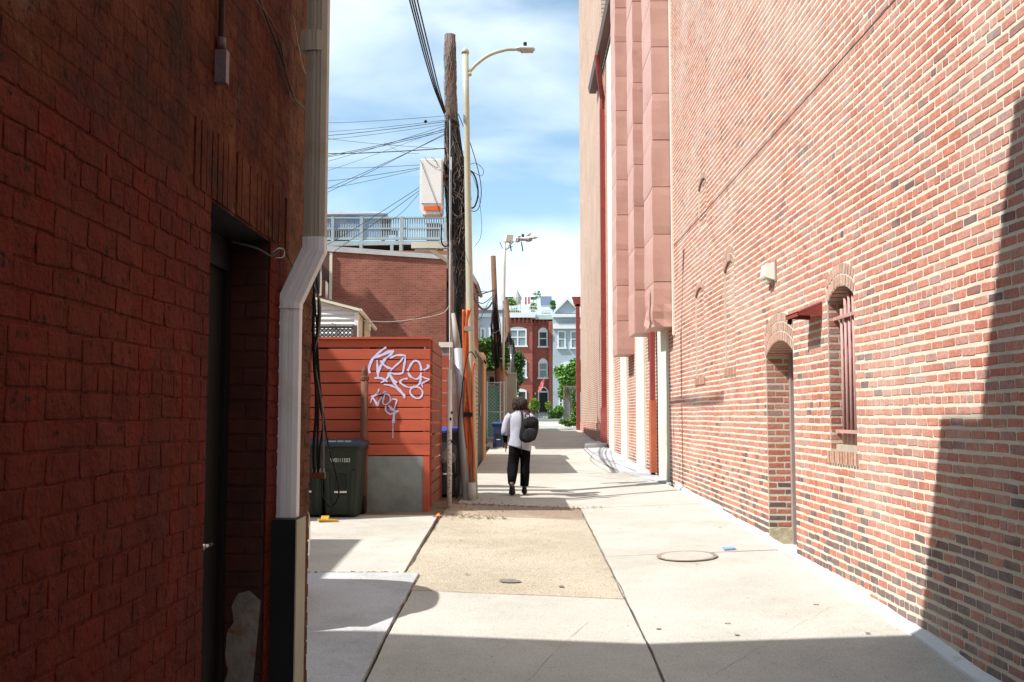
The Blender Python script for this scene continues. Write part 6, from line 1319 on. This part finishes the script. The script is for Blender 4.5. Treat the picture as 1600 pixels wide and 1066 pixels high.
# gray blue gabled house
GH = thing('gabled_house', 'pale blue grey row house with a small gable, right of the dark brick one', 'house', (6, HY, 1.45))
gb = mat('blue_grey_paint_wall', (.36, .42, .47), .8, .06, 1, .1, 10); xa = xR+.004; xb = aY(932, 600, HY).x
MB().box(xa, xb, HY+.3, HY+12, 1.2, zc-.2).build('wall', gb, GH); MB().box(xa, xb, HY-.1, HY+.8, zc-1.35, zc-.85).build('frieze', wt, GH); MB().box(xa, xb, HY-.35, HY+1, zc-.2, zc+.12).build('cornice', wt, GH)
p = [aY(x, y, HY) for x, y in [(866, 489.5), (906, 489.5), (886.5, 469)]]; MB().prism([(q.x, HY, q.z) for q in p], (0, .6, 0)).build('gable', gb, GH)
for i in (0, 1): q, r_ = p[i], p[2]; n_ = Vector((0, 0, .32)); MB().prism([q, q+n_, r_+n_, r_], (0, -.3, 0)).build('bargeboard', wt, GH)
window(GH, 871, 517, 884, 543, HY+.3); window(GH, 891, 517, 904, 543, HY+.3); window(GH, 873, 565, 902, 590, HY+.3, .5, 3); window(GH, 873, 618, 880, 640, HY+.3, pane=M['glass'])
MB().box(*pxbox(864, 574.5, 873, 575.5, HY+.22, .08)).build('belt_line', wt, GH)
# white house on the left
LH = thing('white_house', 'white and pale blue house with corniced pilasters behind the leaning poles', 'house', (-4, 72, 1.4))
wb = mat('white_blue_wall', (.44, .50, .56), .8, .06, 1, .1); MB().box(*pxbox(700, 482, 786, 640, 72, 9)).build('wall', wb, LH)
for y0, y1 in ((478, 484), (490, 495)): MB().box(*pxbox(698, y0, 788, y1, 71.6 if y0 < 480 else 71.8, .45)).build('cornice', wt, LH)
for x in (742, 780): MB().box(*pxbox(x, 495, x+6, 570, 71.7, .35)).build('pilaster', wt, LH)
window(LH, 764, 512, 776, 552, 72, mull=1); window(LH, 750, 512, 759, 552, 72)
MB().box(*pxbox(783, 440+20, 786.5, 640, 74, 3)).build('chimney', wt, LH)
# more of the street to either side, so that a step sideways still meets houses
block('row_house', 'brick row house continuing the street behind the white house', [(-40, -3.5, 100.5, 112, 1.2, 10.8)], M['far_brick'])
block('row_house', 'brick row house continuing the street beyond the gabled house', [(xb+.05, 40, 100.5, 112, 1.2, 11.2)], M['far_brick'])
# dark eave bit and its rusty house side between pole and sky
t = thing('corner_house', 'narrow dark brick house side with a grey eave seen just past the street lamp post', 'house', (aY(738, 600, 30).x, 30, .7))
MB().box(*pxbox(722, 440, 741, 560, 30, 3)).build('wall', M['hb'], t); p = [aY(x, y, 29.8) for x, y in [(734, 434), (740, 430), (748, 443), (744, 446)]]; MB().prism([(q.x, 29.6, q.z) for q in p], (0, 3.5, 0)).build('eave', M['doorgrey'], t)
# ================================================================ planting
LM = {}
def leafmat(name, c): 
    if name not in LM: LM[name] = mat(name, c, .6, .35, 1.5, 0, rnd=.35, spec=.3)
    return LM[name]
def leaves(name, blobs, n, size, m_, parent, seed=0, label=None):
    r = np.random.default_rng(seed); V = []; W_ = np.array([b[3]*b[4]*b[5] for b in blobs]); W_ = W_/W_.sum(); off = np.array(wl(parent))
    idx = r.choice(len(blobs), n, p=W_); B_ = np.array(blobs)[idx]
    d = r.normal(size=(n, 3)); d /= np.linalg.norm(d, axis=1)[:, None]; rad = r.uniform(.55, 1.08, n)**.7
    # clumping
    c = B_[:, :3]+d*B_[:, 3:6]*rad[:, None]; cl = r.uniform(-1, 1, (n//14+1, 3)); 
    c += cl[r.integers(0, len(cl), n)]*size*1.2
    u = r.normal(size=(n, 3)); u[:, 2] *= .5; u /= np.linalg.norm(u, axis=1)[:, None]; w = np.cross(u, r.normal(size=(n, 3))); w /= np.linalg.norm(w, axis=1)[:, None]
    s = size*r.uniform(.6, 1.3, n)[:, None]; pts = np.stack([c-u*s, c-w*s*.5, c+u*s, c+w*s*.5], 1).reshape(-1, 3)-off
    me = bpy.data.meshes.new(name); me.from_pydata(pts.tolist(), [], [(4*i, 4*i+1, 4*i+2, 4*i+3) for i in range(n)]); me.update(); me.materials.append(m_)
    o = bpy.data.objects.new(name, me); COL.objects.link(o)
    if parent: o.parent = parent; WL[o.name] = wl(parent)
    return o
def blob_px(L_, Y, dy=1.0): 
    o = []
    for x, y, rx, ry in L_: c = aY(x, y, Y); k = Y/F; o.append((c.x, Y+random.uniform(-.3, .3)*rx*k, c.z, rx*k, rx*k*dy, ry*k))
    return o
def tree(label, base, blobs, n, size, m_, r0, seed, name='tree'):
    t = thing(name, label, 'tree', base); top = Vector(blobs[0][:3]); base = Vector(base); P = [base, base+(top-base)*.4+Vector((.1, 0, 0)), base+(top-base)*.75, top]
    tr = MB().tube(P, [r0, r0*.8, r0*.6, r0*.3], 8); 
    for b in blobs[1:]: tr.tube([P[1], (P[1]+Vector(b[:3]))/2+Vector((0, 0, .1)), Vector(b[:3])], [r0*.45, r0*.35, r0*.12], 6)
    tr.build('trunk', mat('bark', (.14, .10, .07), .9, .3, 6, .4), t, True); leaves('crown', blobs, n, size, m_, t, seed); return t
tree('dark leafed tree rising behind the garage and green gate', (aY(768, 690, 46).x, 46, 1), blob_px([(768, 560, 16, 20), (752, 545, 12, 14), (782, 556, 12, 18), (760, 580, 16, 14), (778, 588, 14, 12), (770, 535, 8, 8)], 46), 9000, .10, leafmat('leaf_mid', (.075, .17, .035)), .12, 1)
tree('leafy street tree in front of the dark brick row house bay', (aY(803, 660, 62).x, 62, 1.3), blob_px([(800, 575, 12, 16), (808, 565, 9, 12), (795, 590, 10, 14), (806, 590, 9, 12), (798, 610, 9, 12), (795, 556, 8, 8)], 62), 7000, .13, leafmat('leaf_dark', (.05, .12, .03)), .14, 2)
tree('bright green young tree above the weathered plank fence', (aY(893, 655, 66).x, 66, 1.35), blob_px([(888, 592, 13, 12), (880, 583, 9, 9), (897, 584, 12, 13), (901, 600, 10, 10), (874, 580, 7, 5), (885, 605, 8, 8), (879, 615, 6, 7), (901, 570, 9, 7)], 66), 8000, .13, leafmat('leaf_bright', (.12, .26, .04)), .10, 3)
def bush(label, L_, Y, n, size, m_, seed, name='shrub'):
    b = blob_px(L_, Y); t = thing(name, label, 'shrub', (b[0][0], Y, 1.3)); MB().tube([(b[0][0], Y, 1.25), (b[0][0], Y, b[0][2])], .05, 6).build('stem', LM.get('bk') or LM.setdefault('bk', mat('bark2', (.12, .09, .06), .9)), t); leaves('foliage', b, n, size, m_, t, seed); return t
bush('rounded yellow green shrub left of the black front door', [(835, 634, 7, 8), (835, 630, 6, 5)], 96, 2200, .12, leafmat('leaf_yellow', (.20, .30, .05)), 4)
bush('narrow yellow green shrub right of the black front door', [(857, 634, 3, 5)], 96, 700, .11, leafmat('leaf_yellow', (.2, .3, .05)), 5)
bush('low green shrub by the front walk, in front of the narrow one', [(862, 648, 5, 5), (866, 645, 4, 4)], 94.5, 1500, .12, leafmat('leaf_bright', (.12, .26, .04)), 6)
bush('bright clipped shrub beside the blue grey house wall', [(874, 641, 5, 6), (872, 648, 5, 5)], 95, 1800, .12, leafmat('leaf_bright', (.12, .26, .04)), 7)
bush('trailing weeds at the foot of the weathered plank fence', [(897, 655, 5, 9), (888, 661, 6, 4), (880, 659, 6, 3), (899, 640, 3, 12), (896, 620, 2, 12), (903, 662, 3, 5)], 48.6, 3500, .055, leafmat('leaf_weed', (.12, .24, .05)), 8)
for i, (x, y, rx, ry, lab, c_) in enumerate([(799, 473, 6, 5, 'leafy pot plant on the roof terrace left of the folded parasol', 'leaf_bright'), (803, 487, 9, 3, 'low yellowish planting along the terrace edge of the brick row house', 'leaf_yellow'), (833, 480, 4, 6, 'olive pot plant on the roof terrace near the red towels', 'leaf_yellow'), (839, 462, 5, 8, 'sparse spindly plant rising highest on the roof terrace', 'leaf_mid'), (864, 478, 3, 7, 'tall potted shrub at the right end of the roof terrace', 'leaf_weed')]):
    t = thing('pot_plant', lab, 'plant', aY(x, 490, TY+.8)); b = blob_px([(x, y, rx, ry)], TY+.8); MB().tube([(b[0][0], TY+.8, zt_), (b[0][0], TY+.8, b[0][2])], .03, 5).build('stem', LM['bk'], t); leaves('foliage', b, 90 if i == 3 else 420, .13, LM[c_], t, 20+i)
# weathered plank fence on the right
PF = thing('plank_fence', 'weathered grey vertical plank fence near the far corner of the tan tower', 'fence', (2.6, 50, 1.1)); gw = mat('weathered_plank', (.24, .19, .16), .9, .25, 3, .4, 25, rnd=.25, aniso=(5, 5, .5))
x = 880; k = 0
while x < 903: MB().box(*pxbox(x, 606-(x-880)*.08-random.uniform(0, 1.5), x+1.75, 664-(x-880)*-.1, 50+(x-880)*.03, .03)).build('plank', gw, PF); x += 2.0
MB().box(*pxbox(879, 603, 904, 605, 50.1, .1)).build('top_rail', gw, PF)
# iron gate and railing before the house
IG = thing('iron_gate', 'low black iron gate and railing in front of the brick row house', 'gate', aY(850, 658, 93.5)); 
for y in (645, 656): MB().box(*pxbox(832, y, 872, y+.7, 93.5, .05)).build('rail', M['black'], IG)
x = 832
while x < 872: MB().box(*pxbox(x, 644, x+.5, 658.5, 93.52, .03)).build('iron_bar', M['black'], IG); x += 1.9
for x in (839, 851, 861): MB().box(*pxbox(x, 642, x+1, 658.5, 93.48, .08)).build('gate_post', M['black'], IG)
car('parked_car', 'white car parked in the far street, glimpsed beside the short dark pole', -1.9, 70.5, 1.33, 0, mat('white_car', (.65, .66, .7), .25, .03, 2, 0, spec=.6))
tag(MB().box(2.2, 2.75, 46.95, 48.0, 1.0, 1.12).build('kerb_block', M['conc2']), 'small dirty concrete kerb block at the far corner of the tan tower', 'kerb')
# leaf and dirt scatter by the poles
rg = random.Random(31); m = MB()
for i in range(150):
    x, y = rg.uniform(-1.25, -.1) if rg.random() < .7 else rg.uniform(-2.6, -1), rg.uniform(13.45, 15.9); s = rg.uniform(.004, .012); a = rg.uniform(0, pi); z = g(x, y)+.008
    m.obox((x, y, z), (s*cos(a), s*sin(a), 0), (-s*.5*sin(a), s*.5*cos(a), s*.2), (0, 0, .002))
tag(m.build('leaf_scatter', mat('brown_leaf', (.22, .12, .06), .9, .5, 30, 0), None, stuff=True), 'brown leaves and grit scattered at the foot of the poles', 'debris')
c = atg = None
x, y = -1.1, 13.3; tag(bag(x, y, g(x, y), .035, 5).build('crumpled_paper', mat('orange_scrap', (.65, .2, .08), .7)), 'small orange scrap on the pavement joint by the fence corner', 'litter')
x, y = -.0, 10.0; m = MB(); m.rings([[(x+.09*cos(a*2*pi/12)*s, y+.05*sin(a*2*pi/12)*s, g(x, y)+.003+h_) for a in range(12)] for s, h_ in ((1, 0), (.8, .006), (.3, .007))])
for i, (x, y, lab) in enumerate([(1.5, 7.5, 'brown twig on the right hand slab nearest the camera'), (2.3, 8.0, 'small twig by the white cement fillet'), (1.2, 12.6, 'pale paper scrap beyond the manhole cover')]):
    tag(MB().tube([(x, y, g(x, y)+.008), (x+.02, y+.006, g(x, y)+.009), (x+.045, y+.016, g(x, y)+.006)], .003, 5).build('twig', M['rust'] if i < 2 else M['cream']), lab, 'litter')
